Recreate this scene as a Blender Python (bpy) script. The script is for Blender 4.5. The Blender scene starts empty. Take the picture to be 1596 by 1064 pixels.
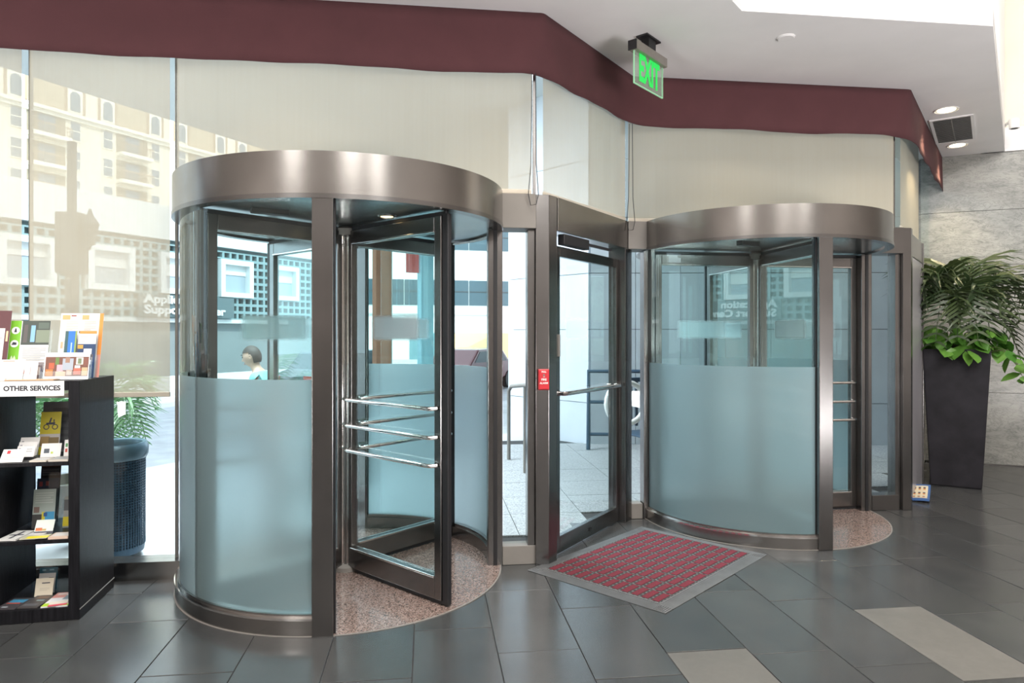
import bpy, math, random
from mathutils import Vector, Matrix, noise
random.seed(7)
R = math.radians
scene = bpy.context.scene
col = scene.collection

# ------------------------------------------------------------------ camera, world, sun, lamps, exposure
EYE = 1.5
cd = bpy.data.cameras.new('camera'); cam = bpy.data.objects.new('camera', cd); col.objects.link(cam)
cam.location = (0, 0, EYE); cam.rotation_euler = (R(90), 0, 0)
cd.lens = 24; cd.sensor_width = 36; cd.shift_y = -11/1596; cd.clip_start = .02; cd.clip_end = 400
scene.camera = cam
vs = scene.view_settings
vs.view_transform = 'Standard'; vs.look = 'None'; vs.gamma = 1; vs.use_curve_mapping = False
vs.exposure = 0.6
w = bpy.data.worlds.new('world'); scene.world = w; w.use_nodes = True
bg = w.node_tree.nodes['Background']; bg.inputs[0].default_value = (.74, .88, 1, 1); bg.inputs[1].default_value = 2.25
sl = bpy.data.lights.new('sun', 'SUN'); sl.energy = 2.4; sl.angle = R(1); sl.color = (1, .95, .86)
so = bpy.data.objects.new('sun', sl); col.objects.link(so); so.location = (10, -10, 30)
so.rotation_euler = Vector((-.62, .5, -.75)).to_track_quat('-Z', 'Y').to_euler()
def area(name, loc, sx, sy, power, colr, aim=(0, 0, -1)):
    l = bpy.data.lights.new(name, 'AREA'); l.shape = 'RECTANGLE'; l.size = sx; l.size_y = sy; l.energy = power; l.color = colr
    o = bpy.data.objects.new(name, l); col.objects.link(o); o.location = loc
    o.rotation_euler = Vector(aim).to_track_quat('-Z', 'Y').to_euler()
    return o
area('atrium_skylight', (1.6, -1.0, 7.85), 7.0, 5.0, 900, (1, .97, .92))
for wx_ in (-4.9, 2.3, 6.2):
    area('added_front_fill', (wx_, -6.7, 6.1), 2.2, 3.2, 105, (1, .96, .91), (0, 1, -.25))  # added fill lamps behind the camera for blinds, valance and steel highlights
area('added_ceiling_fill', (-5.8, -4.2, .12), 2.2, 5.0, 900, (1, .965, .95), (0, .0001, 1))  # added fill near the floor, aimed up to brighten the ceiling
area('added_ceiling_fill', (5.4, -2.2, .12), 2.6, 5.0, 800, (1, .965, .95), (0, .0001, 1))  # second added fill for the ceiling
for q_ in ((-2.6, 6.4, 380), (-1.6, 8.0, 150), (-6.0, 5.6, 110)):
    area('added_outdoor_fill', (q_[0], q_[1], 4.95), 1.6, 1.6, q_[2], (.86, .94, 1))  # lamps added under the overhang to brighten pavement and frosted glass
try:
    scene.cycles.max_bounces = 10; scene.cycles.transparent_max_bounces = 40; scene.cycles.glossy_bounces = 5
    scene.cycles.transmission_bounces = 8; scene.cycles.diffuse_bounces = 4
    scene.cycles.sample_clamp_indirect = 6; scene.cycles.caustics_reflective = False; scene.cycles.caustics_refractive = False
except Exception:
    pass

# ------------------------------------------------------------------ frames of reference
T = R(7.0); CT, ST = math.cos(T), math.sin(T)
CL = Vector((-1.06, 4.37))
def F(s, n, z=0.0):                                   # facade coordinates -> world
    return Vector((CL.x + s*CT - n*ST, CL.y + s*ST + n*CT, z))
def at(px, py, depth):                                # photograph pixel at a known depth -> world
    return Vector(((px-798)/1064*depth, depth, EYE + (521-py)/1064*depth))

# ------------------------------------------------------------------ materials
def newmat(name):
    m = bpy.data.materials.new(name); m.use_nodes = True
    nt = m.node_tree; nt.nodes.clear()
    out = nt.nodes.new('ShaderNodeOutputMaterial')
    return m, nt, out
def N(nt, t, **kw):
    n = nt.nodes.new(t)
    for k, v in kw.items():
        if k.startswith('i_'): n.inputs[k[2:].replace('_', ' ')].default_value = v
        else: setattr(n, k, v)
    return n
def L(nt, a, b): nt.links.new(a, b)
def rgba(c): return (c[0], c[1], c[2], 1)
def ramp(nt, fac, stops):
    r = nt.nodes.new('ShaderNodeValToRGB'); e = r.color_ramp.elements
    while len(e) < len(stops): e.new(.5)
    for el, (p, c) in zip(e, stops): el.position = p; el.color = rgba(c)
    L(nt, fac, r.inputs[0]); return r
def coords(nt, scale=(1, 1, 1), kind='Object'):
    tc = nt.nodes.new('ShaderNodeTexCoord'); mp = nt.nodes.new('ShaderNodeMapping')
    mp.inputs['Scale'].default_value = scale; L(nt, tc.outputs[kind], mp.inputs[0]); return mp.outputs[0]
def noise_tex(nt, vec, scale, detail=4, rough=.55, dist=0):
    n = N(nt, 'ShaderNodeTexNoise'); n.inputs['Scale'].default_value = scale; n.inputs['Detail'].default_value = detail
    n.inputs['Roughness'].default_value = rough; n.inputs['Distortion'].default_value = dist
    L(nt, vec, n.inputs['Vector']); return n.outputs['Fac']
def pbr(name, c, rough=.5, metal=0.0, var=0.0, vscale=12, bump=0.0, bscale=60, stretch=(1, 1, 1), objvar=0.0, emit=None, es=1, spec=None, rvar=0.0, coat=0):
    m, nt, out = newmat(name); b = N(nt, 'ShaderNodeBsdfPrincipled'); L(nt, b.outputs[0], out.inputs[0])
    b.inputs['Base Color'].default_value = rgba(c); b.inputs['Roughness'].default_value = rough; b.inputs['Metallic'].default_value = metal
    if spec is not None: b.inputs['Specular IOR Level'].default_value = spec
    if coat: b.inputs['Coat Weight'].default_value = coat; b.inputs['Coat Roughness'].default_value = .15
    if emit: b.inputs['Emission Color'].default_value = rgba(emit); b.inputs['Emission Strength'].default_value = es
    if var or bump or objvar or rvar:
        v = coords(nt, stretch)
    if var or objvar:
        lo = tuple(max(0, x*(1-var)) for x in c); hi = tuple(min(1, x*(1+var)) for x in c)
        r = ramp(nt, noise_tex(nt, v, vscale), [(.3, lo), (.7, hi)])
        src = r.outputs[0]
        if objvar:
            oi = N(nt, 'ShaderNodeObjectInfo'); mr = N(nt, 'ShaderNodeMapRange'); L(nt, oi.outputs['Random'], mr.inputs[0])
            mr.inputs[3].default_value = 1-objvar; mr.inputs[4].default_value = 1+objvar
            mx = N(nt, 'ShaderNodeVectorMath', operation='SCALE'); L(nt, src, mx.inputs[0]); L(nt, mr.outputs[0], mx.inputs['Scale'])
            src = mx.outputs[0]
        L(nt, src, b.inputs['Base Color'])
    if rvar:
        mr = N(nt, 'ShaderNodeMapRange'); L(nt, noise_tex(nt, v, vscale*.7), mr.inputs[0])
        mr.inputs[1].default_value = .3; mr.inputs[2].default_value = .7
        mr.inputs[3].default_value = rough-rvar; mr.inputs[4].default_value = rough+rvar; L(nt, mr.outputs[0], b.inputs['Roughness'])
    if bump:
        bp = N(nt, 'ShaderNodeBump'); bp.inputs['Strength'].default_value = bump; bp.inputs['Distance'].default_value = .01
        L(nt, noise_tex(nt, v, bscale), bp.inputs['Height']); L(nt, bp.outputs[0], b.inputs['Normal'])
    return m
def glass(name, tint, ior=1.5, rough=0.0, boost=1.0):
    m, nt, out = newmat(name)
    t = N(nt, 'ShaderNodeBsdfTransparent'); t.inputs[0].default_value = rgba(tint)
    g = N(nt, 'ShaderNodeBsdfGlossy'); g.inputs['Roughness'].default_value = rough; g.inputs[0].default_value = (.92, .97, .96, 1)
    f = N(nt, 'ShaderNodeFresnel'); f.inputs[0].default_value = ior
    mu = N(nt, 'ShaderNodeMath', operation='MULTIPLY', use_clamp=True); mu.inputs[1].default_value = boost
    ge = N(nt, 'ShaderNodeNewGeometry'); fs = N(nt, 'ShaderNodeMath', operation='SUBTRACT'); fs.inputs[0].default_value = 1; L(nt, ge.outputs['Backfacing'], fs.inputs[1])
    fm = N(nt, 'ShaderNodeMath', operation='MULTIPLY'); L(nt, f.outputs[0], fm.inputs[0]); L(nt, fs.outputs[0], fm.inputs[1]); L(nt, fm.outputs[0], mu.inputs[0])
    mx = N(nt, 'ShaderNodeMixShader'); L(nt, mu.outputs[0], mx.inputs[0]); L(nt, t.outputs[0], mx.inputs[1]); L(nt, g.outputs[0], mx.inputs[2])
    L(nt, mx.outputs[0], out.inputs[0]); return m
def steel(name, c, rough, bump, vertical=True, rv=.06):
    m, nt, out = newmat(name); b = N(nt, 'ShaderNodeBsdfPrincipled'); L(nt, b.outputs[0], out.inputs[0])
    b.inputs['Base Color'].default_value = rgba(c); b.inputs['Metallic'].default_value = 1; b.inputs['Roughness'].default_value = rough
    v = coords(nt, (14, 14, 380) if not vertical else (380, 380, 1.5))
    n = noise_tex(nt, v, 1.0, 3)
    bp = N(nt, 'ShaderNodeBump'); bp.inputs['Strength'].default_value = bump; bp.inputs['Distance'].default_value = .002
    L(nt, n, bp.inputs['Height']); L(nt, bp.outputs[0], b.inputs['Normal'])
    r = ramp(nt, noise_tex(nt, coords(nt, (1.5, 1.5, 1.5)), 2.0), [(.3, tuple(x*.85 for x in c)), (.7, tuple(min(1, x*1.1) for x in c))]); L(nt, r.outputs[0], b.inputs['Base Color'])
    return m

M = {}
M['steel'] = steel('brushed_steel', (.232, .227, .226), .24, .012)
M['steel_h'] = steel('brushed_steel_horizontal', (.325, .313, .302), .24, .03, False)
M['steel_pale'] = pbr('pale_satin_steel', (.20, .186, .172), .5, 0, var=.06, vscale=3, spec=.3)
M['chrome'] = pbr('polished_chrome', (.80, .78, .77), .09, 1)
M['canopy_soffit'] = pbr('canopy_soffit_metal', (.36, .40, .40), .22, .9, var=.1, vscale=3)
M['rubber'] = pbr('black_rubber', (.012, .012, .014), .5)
M['glass'] = glass('clear_glass', (.955, .985, .98))
M['drum_glass'] = glass('green_tinted_glass', (.90, .972, .966), 1.5, 0, .9)
M['wing_glass'] = glass('wing_glass', (.92, .972, .968), 1.5, 0, 2.0)
M['acrylic'] = glass('clear_acrylic', (.93, .96, .98), 1.45)
def frosted():
    m, nt, out = newmat('frosted_glass')
    g = N(nt, 'ShaderNodeBsdfRefraction'); g.inputs['IOR'].default_value = 1.2; g.inputs['Roughness'].default_value = .42; g.inputs[0].default_value = (.88, .98, 1, 1)
    d = N(nt, 'ShaderNodeBsdfTranslucent'); d.inputs[0].default_value = (.84, .965, 1, 1)
    df = N(nt, 'ShaderNodeBsdfDiffuse'); df.inputs[0].default_value = (.62, .86, .92, 1)
    gl = N(nt, 'ShaderNodeBsdfGlossy'); gl.inputs['Roughness'].default_value = .3
    m1 = N(nt, 'ShaderNodeMixShader'); m1.inputs[0].default_value = .38; L(nt, g.outputs[0], m1.inputs[1]); L(nt, d.outputs[0], m1.inputs[2])
    m2 = N(nt, 'ShaderNodeMixShader'); m2.inputs[0].default_value = .15; L(nt, m1.outputs[0], m2.inputs[1]); L(nt, df.outputs[0], m2.inputs[2])
    f = N(nt, 'ShaderNodeFresnel'); f.inputs[0].default_value = 1.25
    m3 = N(nt, 'ShaderNodeMixShader'); L(nt, f.outputs[0], m3.inputs[0]); L(nt, m2.outputs[0], m3.inputs[1]); L(nt, gl.outputs[0], m3.inputs[2])
    L(nt, m3.outputs[0], out.inputs[0]); return m
M['frost'] = frosted()
def smear_band():
    m, nt, out = newmat('lettering_smear_film')  # soft film standing in for blurred-out lettering on the glass
    tc = N(nt, 'ShaderNodeTexCoord'); sp = N(nt, 'ShaderNodeSeparateXYZ'); L(nt, tc.outputs['Generated'], sp.inputs[0])
    def edge(sock, soft):
        a = N(nt, 'ShaderNodeMath', operation='SUBTRACT'); L(nt, sock, a.inputs[0]); a.inputs[1].default_value = .5
        b = N(nt, 'ShaderNodeMath', operation='ABSOLUTE'); L(nt, a.outputs[0], b.inputs[0])
        c = N(nt, 'ShaderNodeMapRange', interpolation_type='SMOOTHSTEP'); L(nt, b.outputs[0], c.inputs[0])
        c.inputs[1].default_value = .5; c.inputs[2].default_value = .5-soft; c.inputs[3].default_value = 0; c.inputs[4].default_value = 1
        return c.outputs[0]
    mu = N(nt, 'ShaderNodeMath', operation='MULTIPLY'); L(nt, edge(sp.outputs[0], .12), mu.inputs[0]); L(nt, edge(sp.outputs[2], .2), mu.inputs[1])
    m2 = N(nt, 'ShaderNodeMath', operation='MULTIPLY'); L(nt, mu.outputs[0], m2.inputs[0]); m2.inputs[1].default_value = .62
    t = N(nt, 'ShaderNodeBsdfTransparent')
    d = N(nt, 'ShaderNodeBsdfTranslucent'); d.inputs[0].default_value = (.72, .84, .88, 1)
    d2 = N(nt, 'ShaderNodeBsdfDiffuse'); d2.inputs[0].default_value = (.72, .80, .84, 1)
    md = N(nt, 'ShaderNodeMixShader'); md.inputs[0].default_value = .5; L(nt, d.outputs[0], md.inputs[1]); L(nt, d2.outputs[0], md.inputs[2])
    mx = N(nt, 'ShaderNodeMixShader'); L(nt, m2.outputs[0], mx.inputs[0]); L(nt, t.outputs[0], mx.inputs[1]); L(nt, md.outputs[0], mx.inputs[2])
    L(nt, mx.outputs[0], out.inputs[0]); return m
M['smear_band'] = smear_band()
def blind_mat():
    m, nt, out = newmat('mesh_blind_fabric')
    v = coords(nt, (1, 1, 1))
    c = ramp(nt, noise_tex(nt, coords(nt, (60, 60, 1.2)), 1.0, 2), [(.3, (.47, .437, .352)), (.7, (.48, .447, .362))])
    d = N(nt, 'ShaderNodeBsdfDiffuse'); L(nt, c.outputs[0], d.inputs[0])
    tr = N(nt, 'ShaderNodeBsdfTranslucent'); L(nt, c.outputs[0], tr.inputs[0])
    m1 = N(nt, 'ShaderNodeMixShader'); m1.inputs[0].default_value = .12; L(nt, d.outputs[0], m1.inputs[1]); L(nt, tr.outputs[0], m1.inputs[2])
    t = N(nt, 'ShaderNodeBsdfTransparent')
    m2 = N(nt, 'ShaderNodeMixShader'); m2.inputs[0].default_value = .76; L(nt, t.outputs[0], m2.inputs[1]); L(nt, m1.outputs[0], m2.inputs[2])
    L(nt, m2.outputs[0], out.inputs[0]); return m
M['blind'] = blind_mat()
M['hem'] = pbr('blind_hem_bar', (.55, .50, .42), .5)
M['maroon'] = pbr('maroon_fabric', (.098, .033, .038), .85, var=.07, vscale=5, bump=.5, bscale=420)
M['ceiling'] = pbr('ceiling_paint', (.86, .845, .85), .8, var=.03, vscale=2)
M['white'] = pbr('white_paint', (.84, .83, .81), .6)
M['cream'] = pbr('cream_wall_paint', (.80, .74, .62), .7, var=.04, vscale=2)
M['taupe'] = pbr('taupe_wall', (.15, .13, .115), .6, var=.12, vscale=1.2)
M['darkwood'] = pbr('dark_lobby_panel', (.10, .075, .06), .4, var=.2, vscale=2, stretch=(6, 6, .6))
def slate(name, lo, hi, rough):
    m, nt, out = newmat(name); b = N(nt, 'ShaderNodeBsdfPrincipled'); L(nt, b.outputs[0], out.inputs[0])
    b.inputs['Specular IOR Level'].default_value = .95
    oi = N(nt, 'ShaderNodeObjectInfo')
    tc = N(nt, 'ShaderNodeTexCoord'); ad = N(nt, 'ShaderNodeVectorMath', operation='ADD'); sc_ = N(nt, 'ShaderNodeVectorMath', operation='SCALE')
    cb = N(nt, 'ShaderNodeCombineXYZ'); 
    for i in range(3): L(nt, oi.outputs['Random'], cb.inputs[i])
    L(nt, cb.outputs[0], sc_.inputs[0]); sc_.inputs['Scale'].default_value = 37
    L(nt, tc.outputs['Object'], ad.inputs[0]); L(nt, sc_.outputs[0], ad.inputs[1])
    v = ad.outputs[0]
    c1 = ramp(nt, noise_tex(nt, v, 3.2, 8, .6, .6), [(.25, lo), (.75, hi)])
    fl = ramp(nt, noise_tex(nt, v, 26, 6, .7), [(.4, (.93, .93, .93)), (.75, (1.06, 1.06, 1.06))])
    mu = N(nt, 'ShaderNodeVectorMath', operation='MULTIPLY'); L(nt, c1.outputs[0], mu.inputs[0]); L(nt, fl.outputs[0], mu.inputs[1])
    mr = N(nt, 'ShaderNodeMapRange'); L(nt, oi.outputs['Random'], mr.inputs[0]); mr.inputs[3].default_value = .86; mr.inputs[4].default_value = 1.16
    s2 = N(nt, 'ShaderNodeVectorMath', operation='SCALE'); L(nt, mu.outputs[0], s2.inputs[0]); L(nt, mr.outputs[0], s2.inputs['Scale'])
    L(nt, s2.outputs[0], b.inputs['Base Color'])
    r2 = N(nt, 'ShaderNodeMapRange'); L(nt, noise_tex(nt, v, 5, 6), r2.inputs[0]); r2.inputs[3].default_value = rough-.03; r2.inputs[4].default_value = rough+.06
    L(nt, r2.outputs[0], b.inputs['Roughness'])
    bp = N(nt, 'ShaderNodeBump'); bp.inputs['Strength'].default_value = .010; bp.inputs['Distance'].default_value = .002
    L(nt, noise_tex(nt, v, 9, 8, .6, .8), bp.inputs['Height']); L(nt, bp.outputs[0], b.inputs['Normal'])
    return m
M['slate'] = slate('slate_tile', (.035, .037, .039), (.060, .061, .060), .22)
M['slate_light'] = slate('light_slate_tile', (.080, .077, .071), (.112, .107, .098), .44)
M['grout'] = pbr('dark_grout', (.03, .03, .032), .9)
def terrazzo():
    m, nt, out = newmat('pink_terrazzo'); b = N(nt, 'ShaderNodeBsdfPrincipled'); L(nt, b.outputs[0], out.inputs[0])
    v = coords(nt); vo = N(nt, 'ShaderNodeTexVoronoi'); vo.inputs['Scale'].default_value = 170; L(nt, v, vo.inputs['Vector'])
    r = ramp(nt, vo.outputs['Color'], [(.15, (.06, .045, .04)), (.5, (.20, .135, .115)), (.85, (.32, .25, .225))]); L(nt, r.outputs[0], b.inputs['Base Color'])
    b.inputs['Roughness'].default_value = .14; b.inputs['Specular IOR Level'].default_value = 1.0; return m
M['terrazzo'] = terrazzo()
def granite():
    m, nt, out = newmat('grey_granite_paving'); b = N(nt, 'ShaderNodeBsdfPrincipled'); L(nt, b.outputs[0], out.inputs[0])
    v = coords(nt); vo = N(nt, 'ShaderNodeTexVoronoi'); vo.inputs['Scale'].default_value = 90; L(nt, v, vo.inputs['Vector'])
    r = ramp(nt, vo.outputs['Color'], [(.1, (.20, .21, .22)), (.9, (.42, .43, .44))]); L(nt, r.outputs[0], b.inputs['Base Color'])
    b.inputs['Roughness'].default_value = .6; return m
M['granite'] = granite()
def marble():
    m, nt, out = newmat('white_marble'); b = N(nt, 'ShaderNodeBsdfPrincipled'); L(nt, b.outputs[0], out.inputs[0])
    tc = N(nt, 'ShaderNodeTexCoord'); oi = N(nt, 'ShaderNodeObjectInfo')
    mp = N(nt, 'ShaderNodeMapping'); mp.inputs['Rotation'].default_value = (.2, .75, .2); mp.inputs['Scale'].default_value = (1, 1, 2.6); L(nt, tc.outputs['Object'], mp.inputs[0])
    ad = N(nt, 'ShaderNodeVectorMath', operation='ADD'); L(nt, mp.outputs[0], ad.inputs[0]); L(nt, oi.outputs['Random'], ad.inputs[1])
    v = ad.outputs[0]
    a = ramp(nt, noise_tex(nt, v, 2.2, 10, .68, 1.6), [(.30, (.20, .205, .195)), (.47, (.29, .292, .275)), (.62, (.35, .35, .325))])
    ve = ramp(nt, noise_tex(nt, v, 4.5, 8, .65, 2.5), [(.46, (1, 1, 1)), (.5, (.66, .66, .68)), (.54, (1, 1, 1))])
    mu = N(nt, 'ShaderNodeVectorMath', operation='MULTIPLY'); L(nt, a.outputs[0], mu.inputs[0]); L(nt, ve.outputs[0], mu.inputs[1])
    L(nt, mu.outputs[0], b.inputs['Base Color']); b.inputs['Roughness'].default_value = .22; return m
M['marble'] = marble()
M['black_wood'] = pbr('black_brown_wood', (.010, .010, .012), .33, var=.45, vscale=5, stretch=(14, 14, 1), bump=.12, bscale=22, spec=.09)
M['planter'] = pbr('charcoal_planter', (.020, .019, .023), .55, var=.3, vscale=4, bump=.2, bscale=10, spec=.15)
M['soil'] = pbr('potting_soil', (.03, .02, .012), 1, bump=.8, bscale=60)
def leafmat(name, c, c2):
    m, nt, out = newmat(name); b = N(nt, 'ShaderNodeBsdfPrincipled'); L(nt, b.outputs[0], out.inputs[0])
    oi = N(nt, 'ShaderNodeObjectInfo'); v = coords(nt)
    ad = N(nt, 'ShaderNodeMath', operation='MULTIPLY_ADD'); L(nt, noise_tex(nt, v, 9), ad.inputs[0]); ad.inputs[1].default_value = .5; L(nt, oi.outputs['Random'], ad.inputs[2])
    mr = N(nt, 'ShaderNodeMath', operation='MULTIPLY'); L(nt, ad.outputs[0], mr.inputs[0]); mr.inputs[1].default_value = .66
    r = ramp(nt, mr.outputs[0], [(.1, c), (.9, c2)]); L(nt, r.outputs[0], b.inputs['Base Color']); b.inputs['Roughness'].default_value = .38
    b.inputs['Subsurface Weight'].default_value = 0
    t = N(nt, 'ShaderNodeBsdfTranslucent'); L(nt, r.outputs[0], t.inputs[0]); mx = N(nt, 'ShaderNodeMixShader'); mx.inputs[0].default_value = .25
    L(nt, b.outputs[0], mx.inputs[1]); L(nt, t.outputs[0], mx.inputs[2]); L(nt, mx.outputs[0], out.inputs[0]); return m
M['palm'] = leafmat('palm_leaf', (.022, .048, .020), (.075, .105, .040))
M['pothos'] = leafmat('pothos_leaf', (.040, .15, .018), (.20, .42, .075))
M['street_palm'] = leafmat('street_palm_leaf', (.08, .22, .09), (.25, .42, .20))
M['stem'] = pbr('plant_stem', (.10, .12, .05), .6)
def printmat():
    m, nt, out = newmat('printed_paper'); b = N(nt, 'ShaderNodeBsdfPrincipled'); L(nt, b.outputs[0], out.inputs[0])
    a = N(nt, 'ShaderNodeVertexColor', layer_name='Col'); L(nt, a.outputs[0], b.inputs['Base Color']); b.inputs['Roughness'].default_value = .4
    return m
M['print'] = printmat()
M['paper'] = pbr('white_paper', (.80, .80, .79), .6)
_solid = {}
def solid(c, rough=.55, metal=0):
    k = (round(c[0], 3), round(c[1], 3), round(c[2], 3), rough, metal)
    if k not in _solid: _solid[k] = pbr('colour_%02d' % len(_solid), c, rough, metal, var=.06, vscale=20)
    return _solid[k]

# ------------------------------------------------------------------ mesh helpers
class MB:
    def __init__(s): s.v = []; s.f = []; s.c = []
    def add(s, vs_, fs, c=None):
        o = len(s.v); s.v += [tuple(x) for x in vs_]; s.f += [tuple(i+o for i in f) for f in fs]; s.c += [c]*len(fs); return s
    def box(s, x0, x1, y0, y1, z0, z1, mat=None, c=None):
        p = [Vector((x, y, z)) for z in (z0, z1) for x, y in ((x0, y0), (x1, y0), (x1, y1), (x0, y1))]
        if mat is not None: p = [mat @ q for q in p]
        return s.add(p, [(3, 2, 1, 0), (4, 5, 6, 7), (0, 1, 5, 4), (1, 2, 6, 5), (2, 3, 7, 6), (3, 0, 4, 7)], c)
    def prism(s, poly, z0, z1):
        n = len(poly); p = [(x, y, z0) for x, y in poly] + [(x, y, z1) for x, y in poly]
        return s.add(p, [tuple(range(n))[::-1], tuple(range(n, 2*n))] + [(i, (i+1) % n, n+(i+1) % n, n+i) for i in range(n)])
    def quad(s, a, b, c_, d, c=None): return s.add([a, b, c_, d], [(0, 1, 2, 3)], c)
    def tube(s, pts, r, seg=10, cap=True):
        pts = [Vector(p) for p in pts]; rs = r if isinstance(r, (list, tuple)) else [r]*len(pts); o = len(s.v); up = None
        for i, p in enumerate(pts):
            d = (pts[min(i+1, len(pts)-1)] - pts[max(i-1, 0)]).normalized()
            if up is None: up = Vector((0, 0, 1)) if abs(d.z) < .9 else Vector((1, 0, 0))
            a = d.cross(up).normalized(); up = a.cross(d).normalized()
            for k in range(seg):
                t = 2*math.pi*k/seg; s.v.append(tuple(p + rs[i]*(math.cos(t)*a + math.sin(t)*up)))
        for i in range(len(pts)-1):
            for k in range(seg):
                a, b = o+i*seg+k, o+i*seg+(k+1) % seg; s.f.append((a, b, b+seg, a+seg)); s.c.append(None)
        if cap:
            s.f.append(tuple(range(o, o+seg))); s.c.append(None); e = o+(len(pts)-1)*seg; s.f.append(tuple(range(e, e+seg))[::-1]); s.c.append(None)
        return s
    def lathe(s, prof, seg=24, c=(0, 0), close=False):
        o = len(s.v)
        for r, z in prof:
            for k in range(seg):
                t = 2*math.pi*k/seg; s.v.append((c[0]+r*math.cos(t), c[1]+r*math.sin(t), z))
        m = len(prof)
        for i in range(m if close else m-1):
            for k in range(seg):
                a, b = o+i*seg+k, o+i*seg+(k+1) % seg; j = ((i+1) % m - i)*seg; s.f.append((a, b, b+j, a+j)); s.c.append(None)
        return s
    def arc(s, r0, r1, z0, z1, p0, p1, seg=48):          # ring sector; phi 0 faces indoors, 90 to the right
        full = abs(p1-p0) >= 359.9; n = seg; o = len(s.v); m = n if full else n+1
        for i in range(m):
            a = R(p0+(p1-p0)*i/n); x, y = math.sin(a), -math.cos(a)
            s.v += [(r0*x, r0*y, z0), (r1*x, r1*y, z0), (r1*x, r1*y, z1), (r0*x, r0*y, z1)]
        for i in range(n):
            a, b = o+4*i, o+4*((i+1) % m)
            for j in range(4): s.f.append((a+j, b+j, b+(j+1) % 4, a+(j+1) % 4)); s.c.append(None)
        if not full:
            s.f += [(o, o+1, o+2, o+3), (o+4*n+3, o+4*n+2, o+4*n+1, o+4*n)]; s.c += [None, None]
        return s
    def build(s, name, mat, parent=None, smooth=False, bevel=0, loc=None, rot=None):
        me = bpy.data.meshes.new(name); me.from_pydata(s.v, [], s.f); me.update()
        if any(c is not None for c in s.c):
            at_ = me.color_attributes.new('Col', 'FLOAT_COLOR', 'CORNER')
            for p, c in zip(me.polygons, s.c):
                for li in p.loop_indices: at_.data[li].color = rgba(c or (.8, .8, .8))
        import bmesh
        bm = bmesh.new(); bm.from_mesh(me)
        if not any(c is not None for c in s.c): bmesh.ops.recalc_face_normals(bm, faces=bm.faces)
        bm.to_mesh(me); bm.free()
        if smooth:
            for p in me.polygons: p.use_smooth = True
            me.set_sharp_from_angle(angle=R(38))
        if mat: me.materials.append(mat)
        o = bpy.data.objects.new(name, me); col.objects.link(o)
        if parent: o.parent = parent
        if loc is not None: o.location = loc
        if rot is not None: o.rotation_euler = rot
        if bevel:
            b = o.modifiers.new('bevel', 'BEVEL'); b.width = bevel; b.segments = 2; b.limit_method = 'ANGLE'
        return o
def empty(name, loc=(0, 0, 0), rz=0):
    o = bpy.data.objects.new(name, None); o.empty_display_size = .1; col.objects.link(o); o.location = loc; o.rotation_euler = (0, 0, rz); return o
def tag(o, label, cat, group=None, kind=None):
    o['label'] = label; o['category'] = cat
    if group: o['group'] = group
    if kind: o['kind'] = kind
    return o
def struct(o): o['kind'] = 'structure'; return o
def stuff(o): o['kind'] = 'stuff'; return o
def link_copy(o, parent=None):
    c = o.copy(); col.objects.link(c)
    if parent: c.parent = parent
    return c
def copy_tree(o, parent=None):
    c = link_copy(o, parent)
    for ch in o.children: copy_tree(ch, c)
    return c
def text_mb(txt, size, ext=.002, bold=0.0, align='CENTER', mirror=False):
    cu = bpy.data.curves.new('lettering', 'FONT'); cu.body = txt; cu.size = size; cu.extrude = ext; cu.offset = bold; cu.align_x = align; cu.align_y = 'CENTER'; cu.resolution_u = 3
    ob = bpy.data.objects.new('lettering', cu); me = bpy.data.meshes.new_from_object(ob)
    mb = MB(); sgn = -1 if mirror else 1
    mb.add([(sgn*v.co.x, -v.co.z, v.co.y) for v in me.vertices], [tuple(p.vertices) for p in me.polygons])
    bpy.data.objects.remove(ob); bpy.data.curves.remove(cu); bpy.data.meshes.remove(me)
    return mb                                          # lettering stands in local XZ, facing -Y

# ------------------------------------------------------------------ levels
H_UNDER, H_TOP, H_CEIL, H_VAL = 2.187, 2.41, 3.59, 3.185
AU = (1.215, 0.0); BU = (2.10, .98); CU = (4.50, .98); DU = (6.52, 3.08)
A = (1.29, 0.0); B = (2.12, .98); C_ = (4.585, .98); D_ = (6.60, 3.08)
DOOR_ANG = math.atan2(B[1]-A[1], B[0]-A[0])
CR = F(3.262, .97)

# ------------------------------------------------------------------ floor: slab, slate tiles, terrazzo discs
fl = struct(MB().prism([tuple(F(s, n).xy) for s, n in ((-7, -12), (12, -12), (12, 5.2), (8.4, 3.0), (6.75, 3.2), (4.6, 1.05), (2.1, 1.05), (1.25, .08), (-7, .08))], -.10, -.006).build('floor', M['grout']))
def facade_n(s):
    if s < A[0]: return 0
    if s < B[0]: return (s-A[0])*(B[1]/(B[0]-A[0]))
    if s < C_[0]: return B[1]
    if s < D_[0]: return B[1]+(s-C_[0])*(D_[1]-C_[1])/(D_[0]-C_[0])
    return D_[1]-(s-D_[0])*.55
TW, TL = .395, .77
known = {0: -1.0, -1: -.83, -3: -1.36, -2: -.658, -9: -1.30, -10: -1.46, -8: -1.52, 1: -.35}
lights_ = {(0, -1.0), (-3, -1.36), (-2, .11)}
tile_cache = {}
tcount = 0
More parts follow.
